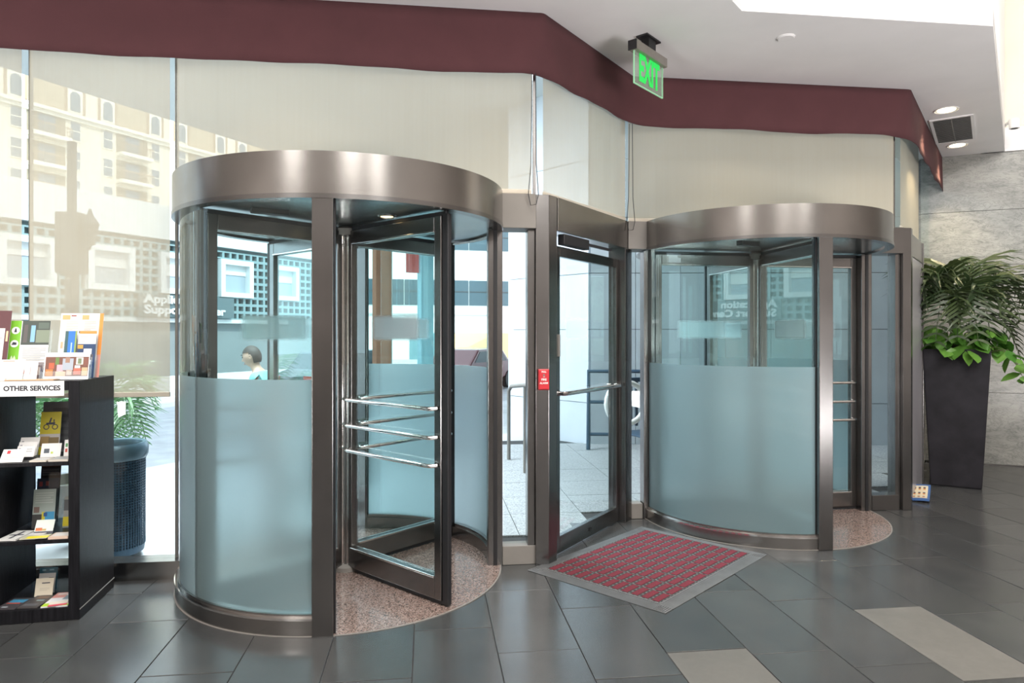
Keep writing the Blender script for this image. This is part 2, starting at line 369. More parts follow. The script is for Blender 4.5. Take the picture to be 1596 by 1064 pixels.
for k in range(-16, 15):
    s0 = 2.82 + k*TW; sm = s0+TW/2
    nf = known.get(k, -1.2 + ((k*0.618) % 1)*TL)
    for j in range(-3, 8):
        n1 = nf + j*TL; n0 = n1-TL
        lim = max(facade_n(s0), facade_n(s0+TW)) + (.0 if sm < 7 else -.05)
        if n0 >= lim-.02 or n1 < -2.9: continue
        n1c = min(n1, lim)
        p = F(sm, (n0+n1c)/2)
        if p.y < 1.6 or abs(p.x) > .80*p.y + .7 or p.y > 9.5 or tcount >= 297: continue
        ln = round(n1c-n0, 3)
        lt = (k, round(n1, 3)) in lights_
        key = (ln, lt)
        g = .0022
        if key not in tile_cache:
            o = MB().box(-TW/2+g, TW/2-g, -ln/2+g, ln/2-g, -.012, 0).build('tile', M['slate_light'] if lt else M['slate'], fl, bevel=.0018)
            tile_cache[key] = o
        else: o = link_copy(tile_cache[key], fl)
        o.location = (p.x, p.y, random.uniform(-.0012, .0004)); o.rotation_euler = (random.uniform(-.0014, .0014), random.uniform(-.0014, .0014), T)
        tcount += 1
stuff(MB().prism([tuple(F(s, n).xy) for s, n in ((-7, -12), (12, -12), (12, -2.4), (-7, -2.4))], -.006, -.0065+.004).build('tile_field', M['slate'], fl))
for c in (Vector((CL.x, CL.y, 0)), CR):
    o = MB().arc(.0, .985, -.004, .0025, 0, 360, 72).build('terrazzo_disc', M['terrazzo'], fl, loc=(c.x, c.y, 0), rot=(0, 0, T))
    MB().arc(.983, .992, -.004, .0032, 0, 360, 96).build('divider_strip', M['steel_pale'], o)

# ------------------------------------------------------------------ room shell
def wallbox(name, p, q, z0, z1, th, mat):
    p, q = Vector(p[:2]), Vector(q[:2]); d = (q-p).normalized(); nn = Vector((-d.y, d.x))*th
    return struct(MB().prism([tuple(p), tuple(q), tuple(q+nn), tuple(p+nn)], z0, z1).build(name, mat))
inner = [(-7.2, -1.29), (1.52, -1.29), (2.53, -.27), (4.32, -.27), (7.05, 2.58)]
outer = [(-7.2, .25), (1.2, .25), (2.05, 1.2), (4.5, 1.2), (6.5, 3.3), (7.1, 3.0)]
ceil = struct(MB().prism([tuple(F(*q).xy) for q in inner + outer[::-1]], H_CEIL, H_CEIL+.16).build('ceiling', M['ceiling']))
bk = MB()
for p, q in zip(inner[:-1], inner[1:]):
    a, b = F(*p), F(*q); d = (b-a).normalized(); nn = Vector((-d.y, d.x, 0))*.12
    bk.prism([(a.x, a.y), (b.x, b.y), ((b+nn).x, (b+nn).y), ((a+nn).x, (a+nn).y)], H_CEIL+.001, 8.0)
bk.build('bulkhead', M['white'], ceil)
for (p, q) in zip(outer[:-2], outer[1:-1]):
    pass
up = MB()
for p, q in zip(outer[:-1], outer[1:]):
    a, b = F(*p), F(*q); d = (b-a).normalized(); nn = Vector((-d.y, d.x, 0))*.15
    up.prism([(a.x, a.y), (b.x, b.y), ((b+nn).x, (b+nn).y), ((a+nn).x, (a+nn).y)], H_CEIL+.02, 8.2)
struct(up.build('wall_front', M['white']))
struct(MB().box(-8.4, 9.6, -7.5, 10.2, 8.0, 8.2).build('ceiling_upper', M['white']))
wallbox('wall_back', (-8.2, -7.0), (9.4, -7.0), -.0, 8.0, -.2, M['taupe'])
wallbox('wall_left', F(-7.0, -12), F(-7.0, .2), 0, 8.0, .2, M['taupe'])
# unseen dark panelling behind the camera, so that the metal has a room to mirror
for i, x in enumerate((-5.2, -2.2, 1.4, 4.6)):
    wb = MB().box(x-.75, x+.75, -6.99, -6.93, .0, 3.4).build('wall_panel', M['darkwood'], bpy.data.objects['wall_back'])
# marble wall at the right
MA = Vector((4.86, 8.115)); md = Vector((1, -.39)).normalized(); MLEN = 4.6
mang = math.atan2(md.y, md.x)
mw = MB().box(0, MLEN, .02, .25, 0, H_CEIL).build('wall_right', M['grout'], loc=(MA.x, MA.y, 0), rot=(0, 0, mang)); struct(mw)
zs = [0.0, .83, 1.66, 2.30, 2.93, H_CEIL]
for i in range(4):
    for j in range(5):
        x0 = i*1.15; MB().box(x0+.002, x0+1.148, 0, .03, zs[j]+.002, zs[j+1]-.002).build('marble_slab', M['marble'], mw, bevel=.0015)
struct(MB().box(.6, MLEN+.4, -.02, .25, H_CEIL, H_CEIL+.27).build('trim_1', M['ceiling'], loc=(MA.x, MA.y, 0), rot=(0, 0, mang)))
struct(MB().box(.6, MLEN+.4, .05, .25, H_CEIL+.27, 8.0).build('wall_right_upper', M['cream'], loc=(MA.x, MA.y, 0), rot=(0, 0, mang)))
e = MA + md*MLEN
wallbox('wall_side', (e.x, e.y), (e.x, -7.0), 0, 8.0, .2, M['taupe'])
struct(MB().box(0, MLEN, -.012, 0, 0, .012).build('baseboard_right', M['steel'], loc=(MA.x, MA.y, 0), rot=(0, 0, mang)))

# ------------------------------------------------------------------ facade glazing, posts, headers
wn = [0]
def pane(p, q, z0, z1, mat='glass', th=.012):
    wn[0] += 1; a, b = F(*p), F(*q); d = (b-a); ln = d.length; ang = math.atan2(d.y, d.x)
    o = MB().box(.004, ln-.004, -th/2, th/2, z0, z1).build('window_%d' % wn[0], M[mat], loc=(a.x, a.y, 0), rot=(0, 0, ang)); return struct(o)
def lerp2(p, q, t): return (p[0]+(q[0]-p[0])*t, p[1]+(q[1]-p[1])*t)
GL = [-6.1, -5.25, -4.40, -3.56, -2.72, -1.877, -1.034]
for a, b in zip(GL[:-1], GL[1:]): pane((a, 0), (b, 0), .115, H_CEIL-.02)
for a, b in ((-1.034, .231), (.231, AU[0])): pane((a, 0), (b, 0), H_TOP+.01, H_CEIL-.02)
pane(AU, BU, H_TOP+.01, H_CEIL-.02)
for a, b in ((BU[0], 2.94), (2.94, 3.45), (3.45, CU[0])): pane((a, .98), (b, .98), H_TOP+.01, H_CEIL-.02)
pane(CU, lerp2(CU, DU, .5), H_TOP+.01, H_CEIL-.02); pane(lerp2(CU, DU, .5), DU, H_TOP+.01, H_CEIL-.02)
pane((1.01, 0), (1.205, 0), .125, H_UNDER); pane((2.14, .98), (2.25, .98), .125, H_UNDER); pane((4.275, .98), (4.50, .98), .125, H_UNDER)
tn = [1]
def trim(mb, mat, bevel=.003, **k):
    tn[0] += 1; return struct(mb.build('trim_%d' % tn[0], M[mat], bevel=bevel, **k))
FR = dict(loc=(CL.x, CL.y, 0), rot=(0, 0, T))        # local frame of the facade
# slim joint mullions
for s in GL[1:-1] + [-1.034]: trim(MB().box(s-.007, s+.007, -.004, .022, .115, H_CEIL), 'steel_pale', 0, **FR)
for s, n in (AU, BU, CU): trim(MB().box(s-.010, s+.010, n-.012, n+.02, H_TOP, H_CEIL), 'steel', 0, **FR)
trim(MB().box(-6.1, -.99, -.06, .06, 0, .112).box(-6.1, -.99, -.07, .07, .098, .114), 'steel_h', 0, **FR)
trim(MB().box(1.0, 1.215, -.055, .055, 0, .122), 'steel_pale', **FR)
trim(MB().box(2.13, 2.255, .925, 1.035, 0, .122), 'steel_pale', **FR)
trim(MB().box(4.27, 4.52, .925, 1.035, 0, .13), 'steel', **FR)
# corner posts
trim(MB().prism([(1.214, -.08), (1.302, -.08), (1.366, -.016), (1.31, .07), (1.214, .07)], 0, H_TOP), 'steel', **FR)
trim(MB().box(1.165, 1.213, -.05, .05, .0, H_UNDER), 'steel', **FR)
trim(MB().prism([(4.535, .90), (4.61, .90), (4.665, .955), (4.60, 1.05), (4.535, 1.05)], 0, H_TOP), 'steel', **FR)
trim(MB().box(4.485, 4.533, .93, 1.03, 0, H_UNDER), 'steel', **FR)
# header boxes beside the drums
trim(MB().box(.93, 1.213, -.10, .10, H_UNDER, H_TOP), 'steel_pale', **FR)
trim(MB().box(2.115, 2.32, .86, 1.08, H_UNDER, H_TOP), 'steel_pale', **FR)
trim(MB().box(4.20, 4.534, .885, 1.08, H_UNDER, H_TOP), 'steel', **FR)
# side wall of the right-hand corner: steel clad panel, then cream wall
cdv = Vector((D_[0]-C_[0], D_[1]-C_[1])); cda = math.atan2(cdv.y, cdv.x)
o = F(*C_); SF = dict(loc=(o.x, o.y, 0), rot=(0, 0, T+cda))
M['pale_panel'] = pbr('pale_satin_panel', (.50, .49, .53), .3, .5)
trim(MB().box(.06, 1.16, -.03, .05, 0, H_UNDER+.02), 'pale_panel', **SF)
trim(MB().box(.03, 1.18, -.035, .06, H_UNDER+.02, H_TOP), 'steel', **SF)
struct(MB().box(1.18, cdv.length+.05, .15, .27, 0, H_TOP).build('wall_corner', M['cream'], **SF))
trim(MB().box(1.16, 1.185, -.045, .06, 0, H_TOP), 'steel', **SF)

# ------------------------------------------------------------------ roller blinds and valance
def blind(p, q, z0, label, off=.045, cat='blind', group='roller blinds on the lobby windows'):
    a, b = F(*p), F(*q); d = b-a; ln = d.length; ang = math.atan2(d.y, d.x)
    t = tag(empty('roller_blind', (a.x, a.y, 0), ang), label, cat, group)
    mb = MB(); n = 10
    for i in range(n):
        x0, x1 = ln*i/n, ln*(i+1)/n
        w0, w1 = .003*math.sin(i*1.7), .003*math.sin((i+1)*1.7)
        mb.quad((x0, -off+w0, z0), (x1, -off+w1, z0), (x1, -off+w1, H_CEIL-.03), (x0, -off+w0, H_CEIL-.03))
    mb.build('fabric', M['blind'], t, smooth=True)
    MB().box(0, ln, -off-.008, -off+.008, z0-.028, z0+.002).build('hem_bar', M['hem'], t, bevel=.003)
    MB().tube([(0, -off, H_CEIL-.06), (ln, -off, H_CEIL-.06)], .018, 12).build('roller_tube', M['white'], t)
    return t
gp = .021
blind((-3.56+gp, 0), (-2.72-gp, 0), 1.145, 'long cream mesh blind at the far left edge of the window wall')
blind((-2.72+gp, 0), (-1.877-gp, 0), 1.145, 'long cream mesh blind left of the first bright gap, behind the brochures')
blind((-1.877+gp, 0), (-1.034-gp, 0), 1.145, 'long cream mesh blind between the two bright gaps, above the litter bin')
blind((-1.034+gp, 0), (AU[0]-.025, 0), 2.445, 'widest cream blind, above the nearer revolving door')
blind(lerp2(AU, BU, .03), lerp2(AU, BU, .965), 2.445, 'narrow cream blind on the slanting window above the hinged glass door')
blind((BU[0]+.035, .98), (CU[0]-.03, .98), 2.445, 'cream blind above the farther revolving door')
blind(lerp2(CU, DU, .03), lerp2(CU, DU, .46), 2.445, 'steeply foreshortened cream blind at the far right corner above the planter')
# bead chains
for i, (s, n, lb) in enumerate(((1.195, -.115, 'bead chain loop hanging at the corner left of the hinged door'), (2.13, .842, 'bead chain loop hanging at the corner right of the hinged door'))):
    p = F(s, n); z1 = 3.185; z0 = 2.33
    pts = [Vector((p.x-.012, p.y, z1)), Vector((p.x-.018, p.y, 2.6)), Vector((p.x-.035, p.y-.01, 2.40)), Vector((p.x-.02, p.y-.012, z0)), Vector((p.x+.015, p.y-.02, z0+.005)), Vector((p.x+.03, p.y-.01, 2.40)), Vector((p.x+.016, p.y, 2.6)), Vector((p.x+.012, p.y, z1))]
    tag(MB().tube(pts, .0028, 6).build('blind_chain', M['rubber'], smooth=True), lb, 'chain')
def valance():
    off = .083
    pts = [(-6.8, -off), (1.263, -off), (2.165, .90), (4.60, .90), (6.62, 3.0)]
    # dense polyline: corners rounded more towards the hem
    def path(rad):
        out_ = []
        for i, p in enumerate(pts):
            if i in (0, len(pts)-1): out_.append(p); continue
            a = Vector(pts[i-1]); b = Vector(p); c = Vector(pts[i+1])
            d1 = (a-b).normalized(); d2 = (c-b).normalized()
            for k in range(9):
                t = k/8; q = (1-t)**2*(b+d1*rad) + 2*t*(1-t)*b + t*t*(b+d2*rad); out_.append((q.x, q.y))
        return out_
    def resample(pl, cnts):
        o_ = []
        for i in range(len(pl)-1):
            n = cnts[i]
            for k in range(n): o_.append((pl[i][0]+(pl[i+1][0]-pl[i][0])*k/n, pl[i][1]+(pl[i+1][1]-pl[i][1])*k/n))
        o_.append(pl[-1]); return o_
    base = path(.02); cn = [max(1, int(math.dist(a, b)/.10)) for a, b in zip(base[:-1], base[1:])]
    rows = []; nz = 6
    for j in range(nz+1):
        f = j/nz; pl = resample(path(.02+.24*f), cn); z = H_CEIL-.003+(H_VAL-H_CEIL)*f; row = []
        for i, (s, n) in enumerate(pl):
            wv = .010*f*math.sin(i*.55)+.006*f*math.sin(i*1.3+1)
            row.append(tuple(F(s, n-wv-.012*f, z+.006*f*math.sin(i*.4))))
        rows.append(row)
    mb = MB(); m = len(rows[0]); mb.v = [p for r_ in rows for p in r_]
    mb.f = [(j*m+i, j*m+i+1, (j+1)*m+i+1, (j+1)*m+i) for j in range(nz) for i in range(m-1)]; mb.c = [None]*len(mb.f)
    o = mb.build('valance', M['maroon'], smooth=True)
    sm = o.modifiers.new('thickness', 'SOLIDIFY'); sm.thickness = .006
    return tag(o, 'long maroon fabric valance following the ceiling edge above the blinds', 'valance')
valance()

# ------------------------------------------------------------------ revolving doors
def make_wing(parent):
    w0, w1, zb, zt = .045, .925, .03, 2.155
    f = MB()
    f.box(w1-.075, w1-.02, -.022, .022, zb, zt)                        # outer stile
    f.box(w0+.03, w1-.075, -.022, .022, zb, zb+.125); f.box(w0+.03, w1-.075, -.022, .022, zt-.085, zt)
    f.box(w0, w0+.035, -.020, .020, zb, zt)
    fr = f.build('wing', M['steel'], parent, bevel=.004)
    MB().box(w0+.03, w1-.07, -.005, .005, zb+.12, zt-.08).build('wing_glass', M['wing_glass'], fr)
    for y0, y1 in ((-.030, -.022), (.022, .030)):
        for za, zb_ in ((zb+.118, zb+.130), (zt-.088, zt-.078)):
            MB().box(w0+.035, w1-.072, y0, y1, za, zb_).build('glazing_bead', M['chrome'], fr, bevel=.002)
    rb = MB(); rb.box(w1-.019, w1+.028, -.014, .014, zb-.015, zt+.01); rb.box(w0+.03, w1+.01, -.012, .012, zt, zt+.025); rb.box(w0+.06, w1+.02, -.012, .012, .006, zb)
    rb.build('weather_strip', M['rubber'], fr, bevel=.004)
    for z in (1.09, .93, .775):
        MB().tube([(w0+.01, -.024, z), (w0+.03, -.058, z), (w0+.06, -.066, z), (w1-.13, -.066, z), (w1-.085, -.066, z), (w1-.060, -.058, z), (w1-.05, -.026, z)], .0125, 12).build('push_bar', M['chrome'], fr, smooth=True)
    MB().tube([(.036, 0, .03), (.036, 0, 2.16)], .021, 14).build('inner_stile', M['chrome'], fr, smooth=True)
    bd = MB().box(.26, .72, -.0075, -.0065, 1.455, 1.625).build('lettering_smear', M['smear_band'], fr)  # smear in place of blurred-out lettering on the wing
    return fr
def revolving(loc, label, wing_phi):
    t = tag(empty('revolving_door', loc, T), label, 'revolving door', 'revolving doors of the lobby entrance', 'thing')
    c = MB().arc(.962, 1.0, H_UNDER, H_TOP, 0, 360, 120).arc(0.0, .97, H_TOP-.03, H_TOP-.003, 0, 360, 96)
    can = c.build('canopy', M['steel_h'], t, smooth=True)
    MB().arc(.94, 1.004, H_UNDER-.012, H_UNDER+.012, 0, 360, 120).build('lip_ring', M['steel'], can, smooth=True)
    MB().arc(0, .961, H_UNDER+.002, H_UNDER+.02, 0, 360, 96).build('canopy_soffit', M['canopy_soffit'], t)
    for (x, y) in ((.28, -.42), (-.45, .35)):
        d = MB().lathe([(.055, H_UNDER-.004), (.052, H_UNDER+.004), (.040, H_UNDER+.006), (.036, H_UNDER+.0165)], 20, (x, y)).build('downlight', M['chrome'], t, smooth=True)
        MB().arc(0, .036, H_UNDER-.001, H_UNDER+.0015, 0, 360, 20).build('lamp', pbr('canopy_lamp', (.8, .6, .3), .5, emit=(1, .72, .35), es=2.0), d, loc=(x, y, 0))
    MB().box(-.1, .1, -.03, .03, H_UNDER-.022, H_UNDER+.005).build('sensor', M['rubber'], t, loc=(-.35, -.55, 0), rot=(0, 0, R(25)), bevel=.006)
    MB().box(-.03, .03, -.02, .02, H_UNDER-.018, H_UNDER+.005).build('sensor', M['steel_pale'], t, loc=(.62, .1, 0), rot=(0, 0, R(65)), bevel=.006)
    rg = .955
    for p0, p1 in ((270, 360), (90, 180)):
        q0, q1 = p0+2.6, p1-2.6
        MB().arc(rg-.006, rg+.006, 1.272, H_UNDER, q0, q1, 48).build('curved_glass', M['drum_glass'], t, smooth=True)
        MB().arc(rg-.006, rg+.006, .105, 1.272, q0, q1, 48).build('frosted_glass', M['frost'], t, smooth=True)
        b = MB().arc(rg-.045, rg+.030, 0, .085, q0, q1, 48).arc(rg-.03, rg+.018, .085, .106, q0, q1, 48)
        b.build('base_rail', M['steel_h'], t, smooth=True)
        MB().arc(rg+.018, rg+.034, .079, .090, q0, q1, 48).build('rail_bead', M['chrome'], t, smooth=True)
    for ph in (0, 90, 180, 270):
        MB().box(-.052, .052, -1.0, -.905, 0, H_UNDER).build('post', M['steel'], t, rot=(0, 0, R(ph)), bevel=.004)
        MB().box(-.058, -.050, -.965, -.94, .0, H_UNDER).box(.050, .058, -.965, -.94, 0, H_UNDER).build('post_seal', M['rubber'], t, rot=(0, 0, R(ph)))
    MB().tube([(0, 0, 0.02), (0, 0, H_UNDER)], .026, 16).build('shaft', M['steel'], t, smooth=True)
    MB().lathe([(0, .0), (.085, .003), (.085, .03), (.06, .04), (0, .04)], 24).build('floor_bearing', M['steel_pale'], t, smooth=True)
    MB().lathe([(0, 2.13), (.075, 2.13), (.075, 2.17), (.05, H_UNDER), (0, H_UNDER)], 24).build('top_bearing', M['steel_pale'], t, smooth=True)
    for k in range(4):
        wg = make_wing(t); wg.rotation_euler = (0, 0, R(wing_phi+90*k-90))
    return t
revolving((CL.x, CL.y, 0), 'nearer revolving door, steel drum with a wing swung toward the viewer', 42)
revolving(CR, 'farther revolving door, steel drum behind the red floor mat', 2.2)

# ------------------------------------------------------------------ hinged glass door between the drums
o = F(*A); t = tag(empty('hinged_door', (o.x, o.y, 0), T+DOOR_ANG), 'hinged glass door with steel frame and push bar between the two revolving doors', 'door', kind='thing')
MB().box(.05, 1.26, -.07, .07, H_UNDER, H_TOP).build('header', M['steel_h'], t, bevel=.004)
MB().box(1.13, 1.255, -.075, .075, 0, H_UNDER).build('jamb', M['steel'], t, bevel=.004)
MB().box(.06, .115, -.02, .07, 0, H_UNDER).build('jamb', M['steel'], t, bevel=.004)
lf = MB().box(.12, .165, -.02, .02, .012, 2.10).box(1.08, 1.125, -.02, .02, .012, 2.10).box(.165, 1.08, -.02, .02, .012, .125).box(.165, 1.08, -.02, .02, 2.03, 2.10).build('door_leaf', M['steel'], t, bevel=.003)
MB().box(.16, 1.085, -.005, .005, .12, 2.035).build('door_glass', M['wing_glass'], lf)
MB().box(.25, .62, -.008, -.007, 1.46, 1.625).build('lettering_smear', M['smear_band'], lf)  # smear in place of blurred-out lettering on the leaf
MB().tube([(.14, -.02, 1.10), (.14, -.06, 1.10), (.17, -.072, 1.10), (1.02, -.072, 1.10), (1.05, -.06, 1.10), (1.05, -.02, 1.10)], .016, 12).build('push_bar', M['chrome'], lf, smooth=True)
cl = MB().box(.13, .50, -.075, -.02, 2.105, 2.178).build('door_closer', M['rubber'], t, bevel=.006)
MB().box(.38, .92, -.055, -.035, 2.14, 2.158).build('closer_arm', M['rubber'], cl)
MB().box(.118, .145, -.035, -.018, 1.35, 1.50).build('lock_plate', M['steel_pale'], lf, bevel=.002)
MB().box(.60, .63, -.024, -.019, .055, .08).build('bolt', M['rubber'], lf)

# ------------------------------------------------------------------ fire alarm
p = F(1.262, -.081); t = tag(empty('fire_alarm', (p.x, p.y, 1.14), T), 'red fire alarm pull box with white lettering on the steel corner post', 'fire alarm')
red = solid((.42, .012, .02), .35)
MB().box(-.036, .036, -.028, 0, 0, .135).build('alarm_body', red, t, bevel=.004)
MB().box(-.031, .031, -.032, -.027, .006, .129).build('alarm_face', solid((.50, .02, .03), .4), t, bevel=.002)
for txt, z, sz in (('\u25b2 PULL \u25b2', .118, .014), ('FIRE', .068, .019), ('ALARM', .045, .017), ('No. 1', .014, .010)):
    if 'No' in txt: continue
    text_mb(txt.replace('\u25b2', '').strip(), sz, .0004, .0004).build('lettering', M['white'], t, loc=(0, -.0335, z))
MB().lathe([(0, 0), (.006, 0), (.006, .004), (0, .004)], 14).build('keyhole', M['steel_pale'], t, loc=(0, -.032, .098), rot=(R(90), 0, 0))
MB().box(-.006, .006, -.0345, -.033, .085, .087).build('tab', M['white'], t)

# ------------------------------------------------------------------ exit sign
def sign_panel():
    m, nt, out = newmat('sign_panel'); t_ = N(nt, 'ShaderNodeBsdfTransparent'); d = N(nt, 'ShaderNodeBsdfDiffuse'); d.inputs[0].default_value = (.48, .60, .50, 1)
    mx = N(nt, 'ShaderNodeMixShader'); mx.inputs[0].default_value = .30; L(nt, t_.outputs[0], mx.inputs[1]); L(nt, d.outputs[0], mx.inputs[2]); L(nt, mx.outputs[0], out.inputs[0]); return m
a = at(986, 66, 4.66); b = at(1034, 84, 5.0); mid = (a+b)/2; ang = math.atan2(b.y-a.y, b.x-a.x)
t = tag(empty('exit_sign', (mid.x, mid.y, H_CEIL), ang), 'edge-lit green EXIT sign hanging from the white ceiling', 'sign')
hw = (b-a).xy.length/2
MB().box(-.10, .10, -.045, .045, -.012, -.0005).build('ceiling_plate', M['rubber'], t, bevel=.002)
MB().box(-.05, .05, -.03, .03, -.08, -.012).build('mount_neck', M['rubber'], t)
MB().box(-hw, hw, -.032, .032, -.145, -.08).build('housing', solid((.36, .33, .30), .4, .7), t, bevel=.004)
MB().box(-hw-.006, -hw+.001, -.034, .034, -.147, -.078).build('end_cap', M['rubber'], t, bevel=.003)
gp_ = MB().box(-hw+.02, hw-.02, -.004, .004, -.365, -.14).build('acrylic_panel', sign_panel(), t)
green = pbr('exit_green', (.01, .30, .04), .5, emit=(.03, .95, .14), es=.42)
text_mb('EXIT', .255, .001, .0085).build('lettering', green, gp_, loc=(0, -.0065, -.252)).scale = (.56, 1, 1)
ed = MB().box(-hw+.018, hw-.018, -.005, .005, -.369, -.364).box(-hw+.016, -hw+.02, -.005, .005, -.369, -.14).box(hw-.02, hw-.016, -.005, .005, -.369, -.14)
ed.build('lit_edge', pbr('lit_edge', (.4, .8, .5), .4, emit=(.35, .95, .5), es=.08), gp_)

# ------------------------------------------------------------------ ceiling fittings
def ceil_at(px, py):
    z = (H_CEIL-EYE)*1064/(521-py); return Vector(((px-798)/1064*z, z, H_CEIL))
lampmat = pbr('downlight_lamp', (1, .9, .7), .5, emit=(1, .86, .6), es=6)
for (px, py, lb) in ((1475, 171, 'nearer of the two round ceiling downlights beside the air vent'), (1492, 226, 'farther round ceiling downlight, by the marble wall')):
    p = ceil_at(px, py)
    t = tag(empty('downlight', p), lb, 'downlight', 'ceiling downlights')
    MB().lathe([(.098, -.008), (.102, -.001), (.075, .0), (.072, -.006)], 28).build('trim_ring', M['white'], t, smooth=True)
    MB().arc(0, .074, -.0055, -.003, 0, 360, 28).build('lamp', lampmat, t)
    l = bpy.data.lights.new('downlight_lamp', 'SPOT'); l.energy = 55; l.spot_size = R(95); l.spot_blend = .7; l.color = (1, .80, .52); l.shadow_soft_size = .07
    lo = bpy.data.objects.new('downlight_lamp', l); col.objects.link(lo); lo.location = p + Vector((0, 0, -.03)); lo.parent = None
for (s, n) in ((-2.2, -.7), (-.4, -.7), (1.0, -.75), (3.0, .3), (4.2, .3)):     # the same fittings along the rest of the strip: lamps only
    p = F(s, n, H_CEIL-.03); l = bpy.data.lights.new('downlight_lamp', 'SPOT'); l.energy = 22; l.spot_size = R(100); l.spot_blend = .8; l.color = (1, .82, .58); l.shadow_soft_size = .07
    lo = bpy.data.objects.new('downlight_lamp', l); col.objects.link(lo); lo.location = p
p = ceil_at(1225, 58); t = MB().lathe([(0, -.012), (.052, -.012), (.062, -.004), (.062, 0), (0, 0)], 28).build('ceiling_sensor', M['ceiling'], loc=p, smooth=True); tag(t, 'small round white disc on the ceiling right of the exit sign', 'sensor')
q = [ceil_at(*x) for x in ((1455, 186), (1510, 180), (1518, 216), (1461, 222))]
vc = sum(q, Vector())/4; ydir = (q[3]-q[0])+(q[2]-q[1]); vang = math.atan2(ydir.y, ydir.x)-R(90)
t = tag(empty('air_vent', (vc.x, vc.y, H_CEIL), vang), 'black slatted air vent with pale frame set in the ceiling between the downlights', 'vent')
vw, vl = .155, .47
MB().box(-vw-.025, vw+.025, -vl-.025, -vl, -.012, -.0005).box(-vw-.025, vw+.025, vl, vl+.025, -.012, -.0005).box(-vw-.025, -vw, -vl, vl, -.012, -.0005).box(vw, vw+.025, -vl, vl, -.012, -.0005).build('frame', M['ceiling'], t)
MB().box(-vw, vw, -vl, vl, -.003, -.0008).build('backing', M['rubber'], t)
for i in range(24):
    y = -vl+.02+i*(2*vl-.04)/23; MB().box(-vw, vw, -.006, .006, -.001, .001).build('slat', solid((.30, .29, .28)), t, loc=(0, y, -.010), rot=(R(35), 0, 0))
MB().box(-.004, .004, -vl, vl, -.0125, -.009).build('rib', solid((.12, .12, .12)), t)
# small camera on the upper wall
p = at(1581, 186, 7.5); t = tag(empty('wall_camera', p, mang), 'small white camera on the cream wall at the upper right edge', 'camera')
MB().tube([(0, 0, 0), (0, -.0, -.10)], [.055, .05], 16).build('camera_body', M['white'], t, smooth=True)
MB().tube([(0, 0, 0), (0, .10, .02), (0, .45, .03)], .016, 8).build('bracket', M['white'], t)
MB().lathe([(0, -.104), (.032, -.104), (.035, -.098), (0, -.098)], 14).build('lens', M['rubber'], t)

# ------------------------------------------------------------------ floor mat
m0 = Vector((.143, 4.388)); m1 = Vector((1.045, 5.356)); m3 = Vector((.790, 3.631))
mw_, ml = .99, 1.34
mat_ang = math.atan2(m1.y-m0.y, m1.x-m0.x)
cen = (m0+m1+m3+(m1+m3-m0))/4
t = tag(empty('floor_mat', (cen.x, cen.y, 0), mat_ang), 'red and charcoal woven entrance mat with grey ramped rubber edging', 'mat')
bdv = .085
gm = pbr('grey_rubber_edge', (.13, .135, .14), .5, var=.15, vscale=10)
MB().box(-ml/2+bdv, ml/2-bdv, -mw_/2+bdv, mw_/2-bdv, .001, .011).build('mat_base', pbr('charcoal_mat', (.035, .035, .037), .95, var=.4, vscale=120), t)
for (x0, y0, x1, y1, ix0, iy0, ix1, iy1) in ((-ml/2, -mw_/2, ml/2, -mw_/2, -ml/2+bdv, -mw_/2+bdv, ml/2-bdv, -mw_/2+bdv), (ml/2, -mw_/2, ml/2, mw_/2, ml/2-bdv, -mw_/2+bdv, ml/2-bdv, mw_/2-bdv), (ml/2, mw_/2, -ml/2, mw_/2, ml/2-bdv, mw_/2-bdv, -ml/2+bdv, mw_/2-bdv), (-ml/2, mw_/2, -ml/2, -mw_/2, -ml/2+bdv, mw_/2-bdv, -ml/2+bdv, -mw_/2+bdv)):
    e = MB(); ns = 7
    for k in range(ns):
        for (fa, fb, za, zb) in ((k/ns, (k+.62)/ns, .003+.010*k/ns, .003+.010*(k+.62)/ns), ((k+.62)/ns, (k+1)/ns, .001+.010*(k+.4)/ns, .001+.010*(k+.4)/ns)):
            P = lambda f, z: (Vector((x0+(ix0-x0)*f, y0+(iy0-y0)*f, z)), Vector((x1+(ix1-x1)*f, y1+(iy1-y1)*f, z)))
            a_, b_ = P(fa, za); c_, d_ = P(fb, zb); e.quad(a_, b_, d_, c_)
    e.box(min(x0, ix0, x1, ix1) if x0 == x1 else min(ix0, ix1), max(x0, ix0, x1, ix1) if x0 == x1 else max(ix0, ix1), min(y0, iy0, y1, iy1) if y0 == y1 else min(iy0, iy1), max(y0, iy0, y1, iy1) if y0 == y1 else max(iy0, iy1), .0008, .0016)
    e.build('edging', gm, t)
redm = pbr('red_mat_pile', (.135, .012, .025), .95, var=.3, vscale=160, bump=.6, bscale=300)
wl, ww = ml-2*bdv, mw_-2*bdv
nr, nb = 12, 8
bar0 = None; px_ = wl/nb; py_ = ww/nr
for i in range(nr):
    for j in range(nb):
        x = -wl/2+(j+.5)*px_ + (px_*.0 if i % 2 == 0 else px_*.0); y = -ww/2+(i+.5)*py_
        if bar0 is None: bar0 = MB().box(-px_*.43, px_*.43, -py_*.30, py_*.30, .009, .0135).build('pile_bar', redm, t); b_ = bar0
        else: b_ = link_copy(bar0, t)
        b_.location = (x, y, 0)
ch = MB(); 
for i in range(nr+1):
    y = -ww/2+i*py_
    n = 64
    for j in range(n):
        x = -wl/2+(j+.5)*wl/n
        if j % 2 == 0: ch.box(x-.006, x+.006, y-.005, y+.005, .010, .0128)
for j in range(nb+1):
    x = -wl/2+j*px_
    for i in range(nr*2): ch.box(x-.004, x+.004, -ww/2+(i+.3)*py_/2, -ww/2+(i+.75)*py_/2, .010, .0128)
stuff(ch.build('chain_weave', solid((.12, .12, .12), .9), t))

